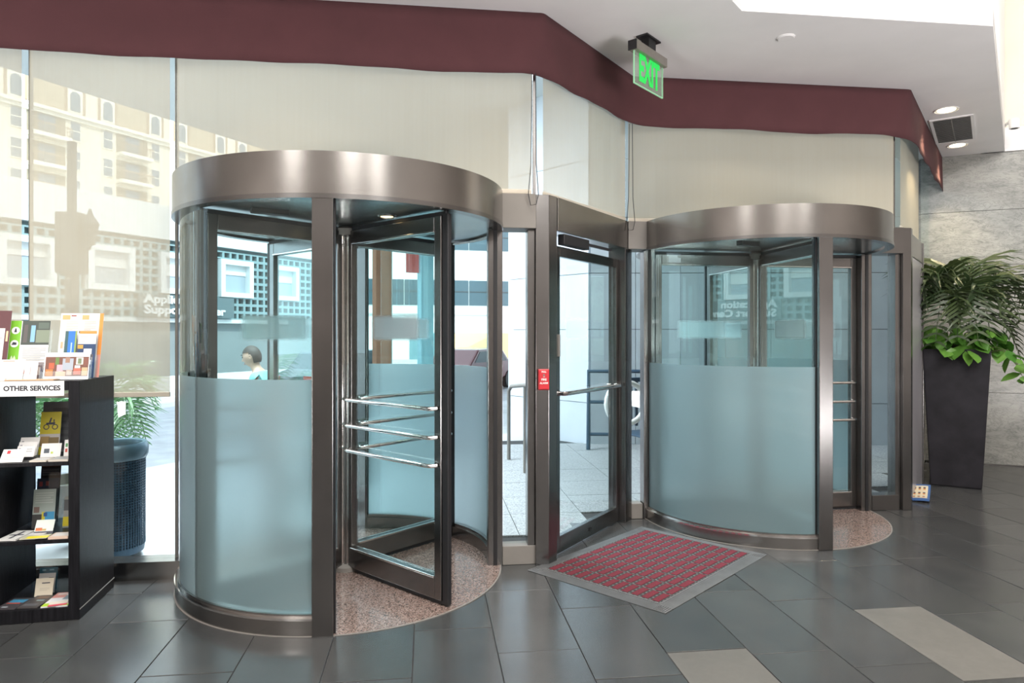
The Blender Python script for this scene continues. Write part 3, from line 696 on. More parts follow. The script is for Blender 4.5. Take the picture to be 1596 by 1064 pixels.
# ------------------------------------------------------------------ small woven rug at the right corner
t = tag(empty('woven_rug', (3.735, 6.28, 0), R(-33)), 'small rumpled rug of blue, orange and cream blocks beside the right steel post', 'rug')
def rug_z(x, y): return .028+.010*math.sin(x*14+.6)+.30*max(0, y+.05)**1.3
nx, ny = 10, 14
g = MB(); gcol = lambda i, j: ((.05, .12, .30) if (i in (0, nx-1) or j in (0, ny-1)) else ((.62, .52, .36), (.55, .22, .06), (.03, .03, .05), (.60, .56, .45))[(i*3+j*5+(i//2)*2) % 4] if (i % 2) else (.62, .55, .40))
for i in range(nx):
    for j in range(ny):
        X = [-.095+.019*i, -.095+.019*(i+1)]; Y = [-.20+.029*j, -.20+.029*(j+1)]
        g.quad((X[0], Y[0], rug_z(X[0], Y[0])), (X[1], Y[0], rug_z(X[1], Y[0])), (X[1], Y[1], rug_z(X[1], Y[1])), (X[0], Y[1], rug_z(X[0], Y[1])), gcol(i, j))
ro = g.build('rug_cloth', M['print'], t); sm = ro.modifiers.new('thickness', 'SOLIDIFY'); sm.thickness = .02; sm.offset = -1

# ------------------------------------------------------------------ planter with palm and pothos
pc = Vector((4.47, 6.89, 0)); pa = R(-31)
PH = 1.355
t = tag(empty('planter', pc, pa), 'tall tapered charcoal planter in front of the marble wall', 'planter')
def fr_sq(hb, ht, z0, z1): 
    return [(-hb, -hb, z0), (hb, -hb, z0), (hb, hb, z0), (-hb, hb, z0), (-ht, -ht, z1), (ht, -ht, z1), (ht, ht, z1), (-ht, ht, z1)]
mb = MB(); mb.add(fr_sq(.215, .283, 0.0, PH), [(3, 2, 1, 0), (0, 1, 5, 4), (1, 2, 6, 5), (2, 3, 7, 6), (3, 0, 4, 7)])
mb.add([(sx*r_, sy*r_, z_) for r_, z_ in ((.283, PH), (.25, PH), (.24, PH-.09)) for sx, sy in ((-1, -1), (1, -1), (1, 1), (-1, 1))],
       [(0, 1, 5, 4), (1, 2, 6, 5), (2, 3, 7, 6), (3, 0, 4, 7), (4, 5, 9, 8), (5, 6, 10, 9), (6, 7, 11, 10), (7, 4, 8, 11)])
mb.build('planter_body', M['planter'], t, bevel=.012)
MB().box(-.236, .236, -.236, .236, PH-.16, PH-.06).build('soil', M['soil'], t)
def frond_mb(length, rise, droop, nl=24, width=.24, lw=.017):
    mb = MB(); pts = []
    for i in range(15):
        f = i/14; pts.append(Vector((length*f*(1-.12*f*f), 0, rise*math.sin(f*math.pi*.62)-droop*f**2.6)))
    mb.tube(pts, [.008*(1-.8*i/14)+.0015 for i in range(15)], 5)
    for k in range(nl):
        f = .24+.75*k/(nl-1); i = f*14; a = pts[int(i)]; b = pts[min(14, int(i)+1)]; p = a.lerp(b, i-int(i)); d = (b-a).normalized() if (b-a).length > 0 else Vector((1, 0, 0))
        ln = width*(math.sin(min(1, (1-f)*1.5+.25)*math.pi*.5))*random.uniform(.85, 1.15)*(.55+.9*math.sin(f*math.pi*.9))
        for sy in (-1, 1):
            o_ = Vector((d.x*.62, sy*.78, d.z*.4+.18)).normalized()
            dr = random.uniform(.35, .75)
            q1 = p+o_*ln*.4; q2 = p+o_*ln*.75-Vector((0, 0, dr*ln*.22)); q3 = p+o_*ln-Vector((0, 0, dr*ln*.55))
            sd = d*lw*.5
            mb.add([p-sd*.5, p+sd*.5, q1-sd, q1+sd, q2-sd*.8, q2+sd*.8, q3], [(0, 1, 3, 2), (2, 3, 5, 4), (4, 5, 6)])
    return mb
def palm(loc, rz, label, cat, fronds, mat, base_h, group=None, scale=1, fk={}):
    t = tag(empty('palm', loc, rz), label, cat, group)
    st = MB()
    for k in range(5):
        a = k*1.3; st.tube([(.05*math.cos(a), .05*math.sin(a), 0), (.03*math.cos(a), .03*math.sin(a), base_h*.6), (.05*math.cos(a+.4), .05*math.sin(a+.4), base_h)], [.018, .014, .009], 7)
    st.build('stems', M['stem'], t, smooth=True)
    for (az, L_, rise, droop, z) in fronds:
        o = frond_mb(L_*scale, rise*scale, droop*scale, **fk).build('frond', mat, t, smooth=False, loc=(0, 0, z), rot=(0, 0, R(az)))
    return t
fr = []
random.seed(21)
for az, L_, ri, dr, z in ((196, .50, .62, .40, .34), (178, .46, .52, .46, .36), (215, .48, .46, .60, .30), (240, .46, .56, .66, .32), (262, .50, .44, .56, .30), (285, .44, .58, .72, .34), (305, .55, .50, .56, .28), (325, .66, .56, .44, .32), (348, .74, .66, .50, .34), (8, .86, .58, .50, .30), (30, .70, .70, .46, .34), (70, .50, .76, .36, .34), (120, .48, .72, .40, .34), (155, .46, .64, .46, .34), (335, .62, .30, .52, .22), (20, .50, .74, .36, .36), (205, .36, .66, .44, .36)):
    fr.append((az+31, L_, ri, dr, z))
palm(pc + Vector((0, 0, PH-.07)), pa, 'dark green indoor palm with arching fronds growing in the charcoal planter', 'palm', fr, M['palm'], .40, fk=dict(nl=17, width=.31, lw=.030))
# pothos
def leaf_mesh():
    mb = MB(); prof = [(0, 0), (.25, .34), (.5, .40), (.75, .27), (1, 0)]
    V = []
    for x, y in prof: V += [(x, 0, -.04*math.sin(x*3.1)*1.0 - .12*x*x), (x, y, .10*y - .12*x*x), (x, -y, .10*y - .12*x*x)]
    fs = []
    for i in range(4):
        a = 3*i; fs += [(a, a+3, a+4, a+1), (a+3, a, a+2, a+5)]
    return mb.add(V, fs)
t = tag(empty('pothos', pc + Vector((0, 0, PH-.06)), pa), 'bright green trailing pothos spilling over the rim of the charcoal planter', 'plant')
lf0 = None; random.seed(5)
vines = MB()
for k in range(150):
    a = random.uniform(0, 2*math.pi)
    if math.sin(a) > .3 and random.random() < .7: a = -a
    r = random.uniform(.15, .36); z = random.uniform(.12, .30) if r < .28 else random.uniform(.04, .26)
    x, y = r*math.cos(a)*1.15, r*math.sin(a)*.95
    if k > 126:                                                # trailing over the right and left edges
        sx = 1 if k % 3 else -1; q = random.random(); x = sx*(.31+.24*q); y = random.uniform(-.34, .0); z = .10-.34*q*q
        if sx < 0: x = -(.30+.10*q); z = .08-.36*q
    sc_ = random.uniform(.11, .19)
    if lf0 is None: lf0 = leaf_mesh().build('leaf', M['pothos'], t, smooth=True); o = lf0
    else: o = link_copy(lf0, t)
    o.location = (x, y, z); o.scale = (sc_,)*3
    o.rotation_euler = (random.uniform(-.5, .5), random.uniform(.25, 1.15), (a if math.sin(a) < .2 else -a)+random.uniform(-.7, .7))
    if k % 2 == 0: vines.tube([(x*.4, y*.4, .0), (x*.8, y*.8, max(z, .03)+.03), (x, y, z)], .0035, 5)
vines.build('vines', M['stem'], t, smooth=True)
# cable on the wall beside the planter
pts = [at(1441, 575, 7.35), at(1440, 640, 7.35), at(1441, 710, 7.30), at(1438, 730, 7.25), at(1430, 735, 7.15)]
tag(MB().tube(pts, .007, 8).build('cable', M['white'], smooth=True), 'thin white cable hanging behind the planter beside the steel panel', 'cable')

# ------------------------------------------------------------------ black open bookcase
BA = R(11); BO = Vector((-2.277, 3.595, 0)); BR = Matrix.Translation(BO) @ Matrix.Rotation(BA, 4, 'Z')
bc = tag(empty('bookcase', BO, BA), 'black-brown open-backed bookcase of brochures under the window blinds', 'bookcase')
BW = M['black_wood']; BD, BHT = .475, 1.257
MB().box(-.054, 0, 0, BD, 0.0, BHT).build('side_panel', BW, bc, bevel=.002)
MB().box(-.87, -.816, 0, BD, 0.0, BHT).build('side_panel', BW, bc, bevel=.002)
MB().box(-.816, -.054, 0, BD, BHT-.05, BHT).build('top_panel', BW, bc, bevel=.002)
MB().box(-.816, -.054, 0, BD, .0, .068).build('bottom_panel', BW, bc, bevel=.002)
MB().box(-.437, -.415, .004, BD-.004, .068, BHT-.05).build('divider', BW, bc, bevel=.0015)
for z in (.832, .425):
    MB().box(-.415, -.054, .003, BD-.003, z-.02, z).build('shelf', BW, bc, bevel=.0015)
    MB().box(-.816, -.437, .003, BD-.003, z-.02, z).build('shelf', BW, bc, bevel=.0015)
MB().box(-.0005, .003, .0, BD, .052, .056).build('edge_strip', M['steel_pale'], bc)
sgx = (48-798)/1064*3.54
t = tag(empty('shelf_sign', BR @ Vector(((sgx-BO.x)/math.cos(BA), -.001, BHT-.078)), BA), 'white OTHER SERVICES sign fixed to the top front of the black bookcase', 'sign')
MB().box(-.150, .150, -.003, 0, 0, .078).build('sign_board', M['paper'], t)
text_mb('OTHER SERVICES', .0350, .0003, .0013).build('lettering', solid((.02, .02, .03)), t, loc=(0, -.0035, .040))
def shelf_local(px, py, yl):                                # pixel on the plane local y = yl of the bookcase -> local x, z
    d = Vector(((px-798)/1064, 1, (521-py)/1064)); o_ = Vector((0, 0, EYE)); inv = BR.inverted()
    o2 = inv @ o_; d2 = inv.to_3x3() @ d; k = (yl-o2.y)/d2.y; q = o2+d2*k; return q.x, q.z
def card(name, label, cat, px0, px1, py0, zb, yl, base, patches=(), lines=(), tilt=12, th=.002, group=None, marks=None):
    """upright printed card standing at height zb on the bookcase, its outline given by left, right and top pixel"""
    x0, zt = shelf_local(px0, py0, yl); x1, _ = shelf_local(px1, py0, yl)
    if zb < 1.2: x0, x1 = max(x0, -.408), min(x1, -.060)
    w_, h_ = x1-x0, (zt-zb)/math.cos(R(tilt))
    t = empty(name, BR @ Vector(((x0+x1)/2, yl-.5*h_*math.sin(R(tilt)), zb+.0015))); t.rotation_euler = (-R(tilt), 0, BA)
    tag(t, label, cat, group)
    MB().box(-w_/2, w_/2, 0, th, 0, h_, c=base).build('sheet', M['print'], t)
    if patches or lines:
        g = MB(); q = 0
        for (a, b, c, d, cc) in patches:
            q += 1; y = -.0003-.00006*q; g.quad((-w_/2+a*w_, y, b*h_), (-w_/2+c*w_, y, b*h_), (-w_/2+c*w_, y, d*h_), (-w_/2+a*w_, y, d*h_), cc)
        for (a, b, c, n, gap, cc) in lines:
            for k in range(n):
                q += 1; y = -.0003-.00006*q; zz = b*h_-k*gap*h_; ee = c-(.12 if k % 3 == 2 else 0)
                g.quad((-w_/2+a*w_, y, zz-.25*gap*h_), (-w_/2+ee*w_, y, zz-.25*gap*h_), (-w_/2+ee*w_, y, zz+.2*gap*h_), (-w_/2+a*w_, y, zz+.2*gap*h_), cc)
        g.build('print', M['print'], t)
    return t, w_, h_
def holder(px0, px1, py0, zb, yl, label, tilt=12, group='clear acrylic holders on the bookcase', tiers=1):
    x0, zt = shelf_local(px0, py0, yl); x1, _ = shelf_local(px1, py0, yl)
    if zb < 1.2: x0, x1 = max(x0, -.402), min(x1, -.066)
    w_, h_ = x1-x0, (zt-zb)
    t = empty('brochure_holder', BR @ Vector(((x0+x1)/2, yl-.5*h_*math.sin(R(tilt)), zb+.0012))); t.rotation_euler = (-R(tilt), 0, BA); tag(t, label, 'holder', group)
    MB().box(-w_/2, w_/2, .006, .009, 0, h_).build('back_plate', M['acrylic'], t)
    MB().box(-w_/2, w_/2, -.024, -.021, 0, h_*.34).build('front_plate', M['acrylic'], t)
    MB().box(-w_/2-.003, -w_/2, -.024, .009, 0, h_*.5).build('side_plate', M['acrylic'], t); MB().box(w_/2, w_/2+.003, -.024, .009, 0, h_*.5).build('side_plate', M['acrylic'], t)
    return t
def flat(name, label, x0, x1, y0, y1, z, th, base, patches=(), rz=0, group=None, cat='booklet'):
    t = empty(name, BR @ Vector(((x0+x1)/2, (y0+y1)/2, z+.0008)), BA+R(rz)); tag(t, label, cat, group)
    w_, d_ = x1-x0, y1-y0
    MB().box(-w_/2, w_/2, -d_/2, d_/2, 0, th, c=base).build('pages', M['print'], t)
    if patches:
        g = MB(); q = 0
        for (a, b, c, d, cc) in patches:
            q += 1; zz = th+.0003+.0001*q; g.quad((-w_/2+a*w_, -d_/2+b*d_, zz), (-w_/2+c*w_, -d_/2+b*d_, zz), (-w_/2+c*w_, -d_/2+d*d_, zz), (-w_/2+a*w_, -d_/2+d*d_, zz), cc)
        g.build('print', M['print'], t)
    return t
WHT = (.78, .77, .76); GRY = (.45, .45, .46); DK = (.05, .05, .07)
ZT, Z1, Z2, Z0 = BHT, .832, .425, .068
BG = 'brochures on top of the bookcase'
card('brochure', 'dark brown brochure at the far left end on top of the bookcase', 'brochure', -14, 13, 484, ZT, .20, (.10, .035, .04), [(0, .0, .72, .74, (.62, .66, .63)), (.8, .55, .92, .7, (.7, .5, .3))], [(.1, .6, .6, 5, .08, GRY)])
tg, w_, h_ = card('brochure', 'white brochure with a green icon strip on top of the bookcase', 'brochure', 13, 75, 500, ZT, .24, WHT,
     [(0, 0, .27, 1, (.20, .50, .04)), (.29, .58, 1, 1, (.055, .07, .06)), (.34, .62, .44, .93, (.10, .09, .09)), (.52, .63, .63, .92, (.22, .42, .68)), (.66, .62, 1, .84, (.20, .24, .18)), (.70, .86, .97, .97, (.10, .13, .11)), (.30, .04, .62, .24, (.68, .62, .60)), (.36, .08, .5, .14, (.6, .2, .16)), (.62, .0, 1, .28, (.16, .10, .10)), (.72, .06, .86, .2, (.45, .33, .28))],
     [(.36, .52, .95, 7, .033, (.42, .42, .40))])
ic = MB()
for zc in (.83, .60):
    n = 18; o_ = len(ic.v); ic.add([(-w_/2+.135*w_+.105*w_*math.cos(2*math.pi*k/n), -.0013, zc*h_+.105*w_*math.sin(2*math.pi*k/n)) for k in range(n)], [tuple(range(n))], (.80, .80, .80))
ic.quad((-w_/2+.10*w_, -.0016, .80*h_), (-w_/2+.17*w_, -.0016, .80*h_), (-w_/2+.145*w_, -.0016, .87*h_), (-w_/2+.125*w_, -.0016, .87*h_), DK)
ic.quad((-w_/2+.07*w_, -.0016, .58*h_), (-w_/2+.19*w_, -.0016, .58*h_), (-w_/2+.19*w_, -.0016, .62*h_), (-w_/2+.10*w_, -.0016, .63*h_), DK)
ic.add([(-w_/2+.06*w_, -.0016, .34*h_), (-w_/2+.10*w_, -.0016, .40*h_), (-w_/2+.135*w_, -.0016, .345*h_), (-w_/2+.17*w_, -.0016, .40*h_), (-w_/2+.21*w_, -.0016, .34*h_), (-w_/2+.135*w_, -.0016, .30*h_)], [(0, 1, 2, 5), (2, 3, 4, 5)], (.66, .76, .55))
ic.quad((-w_/2+.07*w_, -.0016, .17*h_), (-w_/2+.20*w_, -.0016, .17*h_), (-w_/2+.165*w_, -.0016, .25*h_), (-w_/2+.105*w_, -.0016, .25*h_), (.66, .76, .55))
ic.build('icons', M['print'], tg)
card('brochure', 'tall white brochure with an orange right edge, tallest on top of the bookcase', 'brochure', 91, 158, 488, ZT, .30, (.72, .66, .62),
     [(.91, .35, 1, 1, (.80, .27, .06)), (.91, 0, 1, .35, (.70, .28, .22)), (.04, .90, .22, .97, (.55, .36, .16)), (.5, .9, .66, .97, (.55, .36, .16)), (.24, .95, .36, .97, (.3, .1, .08)), (.15, .655, .36, .67, (.32, .12, .05)), (.58, .655, .8, .67, (.32, .12, .05)), (.05, .45, .1, .55, (.7, .35, .12))],
     [(.14, .87, .42, 7, .026, (.62, .48, .44)), (.56, .87, .84, 7, .026, (.62, .48, .44))])
card('leaflet', 'narrow blue leaflet leaning before the orange-edged brochure', 'leaflet', 99, 117, 516, ZT, .245, (.04, .10, .11), [(.28, .0, .86, 1, (.03, .16, .52)), (.55, .3, .66, .75, (.35, .5, .75)), (.88, 0, 1, 1, (.25, .36, .10))])
card('leaflet', 'navy and white leaflet with an orange top, beside the narrow blue leaflet', 'leaflet', 120, 148, 516, ZT, .245, (.02, .05, .13), [(0, .72, 1, .95, (.72, .70, .70)), (.05, .94, 1, 1, (.55, .25, .06)), (0, .62, .3, .70, (.60, .30, .06)), (.35, .28, .8, .62, (.62, .64, .66)), (.45, .38, .9, .5, (.08, .08, .1))], [(.1, .88, .5, 3, .05, GRY)])
card('photo_card', 'wide card with a colourful food market photo in a clear holder', 'card', 69, 139, 550, ZT, .10, (.76, .75, .74),
     [(.02, .12, .98, .84, (.16, .07, .05)), (.04, .14, .20, .38, (.50, .18, .05)), (.10, .4, .22, .62, (.42, .10, .05)), (.24, .55, .32, .82, (.12, .20, .06)), (.28, .3, .42, .55, (.58, .36, .42)), (.40, .34, .64, .78, (.34, .38, .44)), (.46, .62, .56, .82, (.30, .18, .13)), (.26, .12, .48, .3, (.60, .38, .26)), (.50, .16, .62, .36, (.44, .36, .30)), (.70, .55, .86, .82, (.55, .58, .52)), (.74, .58, .82, .78, (.16, .2, .12)), (.66, .18, .82, .42, (.50, .14, .10)), (.68, .42, .8, .52, (.7, .68, .66)), (.84, .14, .97, .44, (.52, .36, .22)), (.88, .5, .97, .8, (.20, .08, .06))])
card('leaflet', 'white leaflet of small print at the front left on top of the bookcase', 'leaflet', -4, 37, 561, ZT, .09, WHT, [(.15, .9, .6, .95, (.5, .3, .2))], [(.08, .82, .85, 6, .09, GRY)], 20)
card('business_card', 'small plain white card standing left of the food photo card', 'card', 38, 58, 565, ZT, .075, (.76, .72, .72), [(.42, .3, .5, .75, (.5, .35, .35))], (), 15)
holder(11, 78, 512, ZT, .235, 'clear acrylic holder around the green-striped brochure', group=None)
holder(88, 152, 520, ZT, .262, 'clear acrylic holder around the orange-edged brochure', group=None)
holder(66, 142, 556, ZT, .098, 'low clear holder around the food photo card', group=None)
flat('paper_stack', 'manila paper pile lying at the front edge on top of the bookcase', -.36, -.13, .015, .10, ZT, .006, (.55, .36, .22), cat='paper')
flat('folded_leaflet', 'folded white leaflet lying at the left end on top of the bookcase', -.47, -.37, .01, .075, ZT, .012, WHT, [(.2, .2, .5, .6, (.45, .25, .12))], 15, cat='leaflet')
# upper shelf
card('poster_card', 'pale grey lined card at the back of the upper shelf', 'card', 66, 109, 627, Z1, .36, (.40, .41, .43), (), [(.35, .85, .98, 6, .13, (.30, .31, .33))], 6)
ty, w_, h_ = card('leaflet', 'yellow leaflet with a black bicycle emblem on the upper shelf', 'leaflet', 62, 94, 643, Z1, .27, (.62, .60, .58), [(0, .48, 1, 1, (.72, .62, .03)), (0, 0, .75, .18, (.72, .60, .04)), (.05, .2, .5, .42, (.45, .30, .12)), (.45, .26, .95, .40, (.25, .18, .08))], (), 10)
bkm = MB()
for xc in (-.20, .22):
    n = 16; r1, r2 = .15*w_, .105*w_
    for k in range(n):
        a0, a1 = 2*math.pi*k/n, 2*math.pi*(k+1)/n; c0 = (xc*w_, .645*h_)
        bkm.quad((c0[0]+r1*math.cos(a0), -.0016, c0[1]+r1*math.sin(a0)), (c0[0]+r1*math.cos(a1), -.0016, c0[1]+r1*math.sin(a1)), (c0[0]+r2*math.cos(a1), -.0016, c0[1]+r2*math.sin(a1)), (c0[0]+r2*math.cos(a0), -.0016, c0[1]+r2*math.sin(a0)), DK)
bkm.quad((-.22*w_, -.0016, .70*h_), (.20*w_, -.0016, .70*h_), (.22*w_, -.0016, .755*h_), (-.22*w_, -.0016, .745*h_), DK)
bkm.quad((-.10*w_, -.0016, .75*h_), (.0*w_, -.0016, .75*h_), (.05*w_, -.0016, .86*h_), (-.02*w_, -.0016, .86*h_), DK)
bkm.quad((.13*w_, -.0016, .74*h_), (.17*w_, -.0016, .74*h_), (.19*w_, -.0016, .82*h_), (.12*w_, -.0016, .82*h_), DK)
bkm.build('emblem', M['print'], ty)
for i, (a, b, y, yl, lb) in enumerate(((30, 60, 683, .20, 'white business card, rearmost of three in the black stand'), (28, 57, 690, .17, 'white business card, middle of three in the black stand'), (26, 54, 696, .14, 'white business card, foremost of three in the black stand'))):
    card('business_card', lb, 'card', a, b, y, Z1+.010, yl, WHT, [(.08, .55, .2, .8, (.3, .3, .34))], [(.3, .7, .85, 2, .2, GRY)], 25)
t = empty('card_stand', BR @ Vector((shelf_local(43, 700, .15)[0], .165, Z1+.0008)), BA); tag(t, 'black stepped stand under three white business cards on the upper shelf', 'stand')
MB().box(-.06, .06, -.05, .05, 0, .006).build('stand_base', M['rubber'], t)
card('tent_card', 'white tent card with a red corner at the front of the upper shelf', 'card', 2, 38, 702, Z1, .055, WHT, [(.2, .65, .35, .9, (.55, .05, .06))], [(.15, .5, .8, 3, .13, GRY)], 40)
card('business_card', 'white card with a small dark emblem before the yellow leaflet', 'card', 64, 95, 692, Z1+.001, .16, WHT, [(.15, .3, .42, .62, (.08, .1, .12)), (.5, .25, .62, .4, (.5, .6, .1))], (), 18)
card('business_card', 'white card with red and green squares at the right end of the upper shelf', 'card', 100, 109, 686, Z1, .14, WHT, [(.2, .3, .6, .5, (.5, .08, .06)), (.2, .6, .6, .8, (.1, .3, .12))], (), 12)
flat('booklet', 'cream booklet pile at the front middle of the upper shelf', -.245, -.165, .015, .10, Z1, .008, (.62, .58, .50), [(.1, .1, .9, .9, (.60, .60, .60))])
flat('booklet', 'grey booklet pile at the front right of the upper shelf', -.155, -.06, .012, .12, Z1, .010, (.52, .48, .42), [(.05, .1, .95, .9, (.34, .36, .37))])
# middle shelf
card('brochure', 'dark brochure with an orange top edge at the back of the middle shelf', 'brochure', 62, 93, 722, Z2, .40, (.045, .03, .035), [(0, .93, 1, 1, (.40, .13, .08)), (.05, .78, .95, .9, (.10, .10, .12))], [(.1, .87, .9, 3, .04, (.25, .25, .27))], 8)
card('brochure', 'dark brochure with a red photo strip, second tier of the middle shelf', 'brochure', 56, 90, 747, Z2, .32, (.10, .11, .10), [(0, .78, 1, 1, (.03, .04, .07)), (.1, .83, .25, .93, (.35, .05, .05)), (.4, .84, .55, .94, (.3, .06, .05)), (0, .6, 1, .78, (.09, .08, .07))], (), 8)
card('brochure', 'pale green brochure with yellow and blue shapes on the middle shelf', 'brochure', 51, 86, 764, Z2, .26, (.38, .45, .42), [(.0, .0, .42, .36, (.06, .06, .06)), (.42, .0, .62, .42, (.62, .55, .05)), (.56, .05, .98, .42, (.05, .32, .58)), (.05, .4, .3, .55, (.22, .16, .14)), (.5, .3, .66, .4, (.03, .1, .3))], [(.1, .9, .9, 5, .06, (.52, .58, .55))], 8)
holder(50, 100, 738, Z2, .30, 'clear tiered holder around the brochures of the middle shelf', 8, None)
card('leaflet', 'leaflet with a yellow foot at the right end of the middle shelf', 'leaflet', 99, 109, 775, Z2, .25, (.30, .32, .30), [(0, .05, 1, .35, (.65, .55, .04)), (0, .55, 1, .9, (.08, .09, .10))], (), 10)
tc_, w_, h_ = card('tent_card', 'white tent card on a black base at the middle of the middle shelf', 'card', 55, 84, 812, Z2+.001, .15, (.60, .66, .62), [(.0, 0, 1, .16, DK), (.05, .2, .4, .42, (.50, .14, .05)), (.4, .2, .62, .34, (.45, .32, .12))], (), 30)
flat('booklet', 'white booklet with a black cross pattern at the left of the middle shelf', -.39, -.30, .022, .19, Z2, .008, (.62, .62, .60), [(.1, .45, .9, .55, DK), (.45, .1, .6, .9, DK)], -6)
flat('booklet', 'white booklet with black lines, second from the left on the middle shelf', -.29, -.215, .03, .20, Z2, .006, (.60, .60, .60), [(.1, .3, .8, .36, DK), (.1, .6, .8, .66, DK)], -6)
flat('flyer', 'bright yellow flyer at the front of the middle shelf', -.29, -.165, .010, .085, Z2+.0065, .003, (.45, .44, .35), [(.2, .05, 1, .6, (.74, .64, .02))], 3, cat='flyer')
flat('booklet', 'cream booklet pile at the front right of the middle shelf', -.155, -.06, .010, .10, Z2, .012, (.60, .45, .36), [(.1, .2, .9, .9, (.62, .60, .58))])
# bottom shelf
card('leaflet', 'teal leaflet at the back of the lowest holder', 'leaflet', 61, 89, 886, Z0, .30, (.02, .11, .15), [(.15, .86, .35, .92, (.2, .4, .48)), (.55, .86, .8, .92, (.2, .4, .48))], (), 10)
card('leaflet', 'white leaflet with a dark triangle in the lowest holder', 'leaflet', 60, 86, 895, Z0, .25, (.48, .48, .47), [(.6, .55, .9, .78, (.04, .04, .06))], (), 12)
card('leaflet', 'cream leaflet with a small black heading at the front of the lowest holder', 'leaflet', 55, 83, 903, Z0, .20, (.66, .60, .48), [(.35, .70, .8, .76, DK)], [(.25, .45, .8, 3, .06, (.52, .47, .38))], 15)
holder(53, 91, 888, Z0, .275, 'clear holder around the leaflets of the lowest shelf', 12, None)
flat('magazine', 'dark magazine with a blue heading, left on the lowest shelf', -.40, -.30, .02, .17, Z0, .006, (.05, .045, .05), [(.1, .55, .9, .85, (.05, .22, .36)), (.1, .45, .8, .54, (.40, .08, .06)), (.2, .1, .5, .2, (.3, .32, .35))], -10, cat='magazine')
flat('magazine', 'dark magazine with grey print, second on the lowest shelf', -.295, -.195, .02, .19, Z0, .006, (.06, .055, .055), [(.2, .7, .8, .9, (.16, .10, .07)), (.4, .5, .8, .6, (.2, .28, .3)), (.1, .1, .8, .3, (.10, .10, .11))], -8, cat='magazine')
flat('magazine', 'white magazine with lime corners and pink print on the lowest shelf', -.19, -.062, .012, .21, Z0, .007, (.66, .66, .68), [(0, 0, .4, .22, (.40, .62, .02)), (.72, 0, 1, .30, (.36, .60, .03)), (.0, .6, .5, 1, (.66, .30, .26)), (.1, .8, .5, .95, (.70, .55, .52)), (.5, .45, .8, .75, (.22, .27, .32)), (.45, .1, .95, .28, (.62, .56, .46))], 0, cat='magazine')
flat('flyer', 'pink-edged flyer lying on the white lime-cornered magazine', -.16, -.075, .008, .07, Z0+.0088, .002, (.62, .08, .12), [(0, .3, 1, 1, (.66, .60, .52))], 12, cat='flyer')

# ------------------------------------------------------------------ outdoors: ground
wv = Vector((.45, .893)); vv = Vector((-.893, .45))       # along the street / from our building across it
def G(d, w_, z=0): q = vv*d + wv*w_; return Vector((q.x, q.y, z))
def strip(name, prof, w0, w1, mat):
    mb = MB()
    for (d0, z0), (d1, z1) in zip(prof[:-1], prof[1:]):
        mb.quad(G(d0, w0, z0), G(d1, w0, z1), G(d1, w1, z1), G(d0, w1, z0))
    o = struct(mb.build(name, mat)); return o
pave = pbr('pale_pavement', (.52, .54, .56), .75, var=.15, vscale=1.5)
strip('ground_sidewalk', [(-14, -.02), (4.75, -.02), (6.2, -.28), (8.6, -.31), (8.62, -.45)], -30, 70, pave)
strip('ground_street', [(8.62, -.45), (17.4, -.42)], -30, 70, pbr('asphalt', (.34, .35, .37), .9, var=.12, vscale=3))
strip('ground_sidewalk_far', [(17.4, -.42), (17.42, -.28), (60, -.26)], -30, 70, pave)
pv = MB().prism([tuple(F(s, n).xy) for s, n in ((-.9, .12), (1.1, .12), (2.1, 1.1), (4.6, 1.1), (6.4, 3.0), (6.4, 5.2), (-.9, 5.2))], -.018, -.016).build('ground_forecourt', M['grout']); struct(pv)
pv0 = None
for i in range(-2, 12):
    for j in range(0, 9):
        s, n = i*.6+.3, j*.6+.3
        if n < facade_n(s)+.42 or n > 5.0: continue
        q = F(s, n)
        if vv.dot(q.xy) > 4.5: continue
        if pv0 is None: pv0 = MB().box(-.297, .297, -.297, .297, -.012, 0).build('paving_slab', M['granite'], pv); o = pv0
        else: o = link_copy(pv0, pv)
        o.location = (q.x, q.y, -.003+random.uniform(-.001, .001)); o.rotation_euler = (0, 0, T)
# sidewalk joints seen through the low window
for k in range(14):
    w_ = -3+k*1.5
    o = MB().box(-.006, .006, -2.2, 0, -.002, .002).build('joint_strip', pbr('joint_%d' % k, (.32, .33, .34), .9) if k == 0 else bpy.data.materials['joint_0'], bpy.data.objects['ground_sidewalk'], loc=G(6.25, w_, -.283), rot=(0, 0, math.atan2(wv.y, wv.x)))
# overhang of our own building above the sidewalk
cpoly = [G(10.0, -14), G(10.0, 30), G(-6, 30), G(1.0, 6.6), F(6.5, 3.5), F(4.5, 1.25), F(2.0, 1.25), F(1.2, .45), F(-7.2, .45), F(-7.2, -12)]
struct(MB().prism([tuple(q.xy) for q in cpoly], 5.0, 5.6).build('ceiling_overhang', pbr('overhang_paint', (.62, .64, .64), .8, var=.04, vscale=.8)))
# stone clad wall behind the hinged door
P0, Q0 = Vector((1.08, 9.4)), Vector((-.03, 10.55))
stone = pbr('stone_panel_lit', (.60, .64, .70), .55, var=.05, vscale=3)  # lighter copy of the stone: daylight on the street face put into the colour
core = struct(MB().prism([tuple(P0+Vector((.03, .06))), (7.2, 9.25), (7.2, 12.5), tuple(Q0+Vector((.6, 2.2))), tuple(Q0+Vector((.05, .03)))], -.1, 5.0).build('wall_outside', M['grout']))
def clad(p, q, wdt, mat, nn, zs_):
    d = q-p; ln = d.length; u_ = d.normalized(); k = max(1, round(ln/wdt)); ang = math.atan2(u_.y, u_.x)
    for i in range(k):
        for z0, z1 in zip(zs_[:-1], zs_[1:]):
            MB().box(.003, ln/k-.003, -.04, .02, z0+.004, z1-.004).build('stone_panel', mat, core, loc=(*(p+u_*ln/k*i), 0), rot=(0, 0, ang))
zs_ = [-.05, .56, 1.57, 2.34, 3.1, 3.9, 5.0]
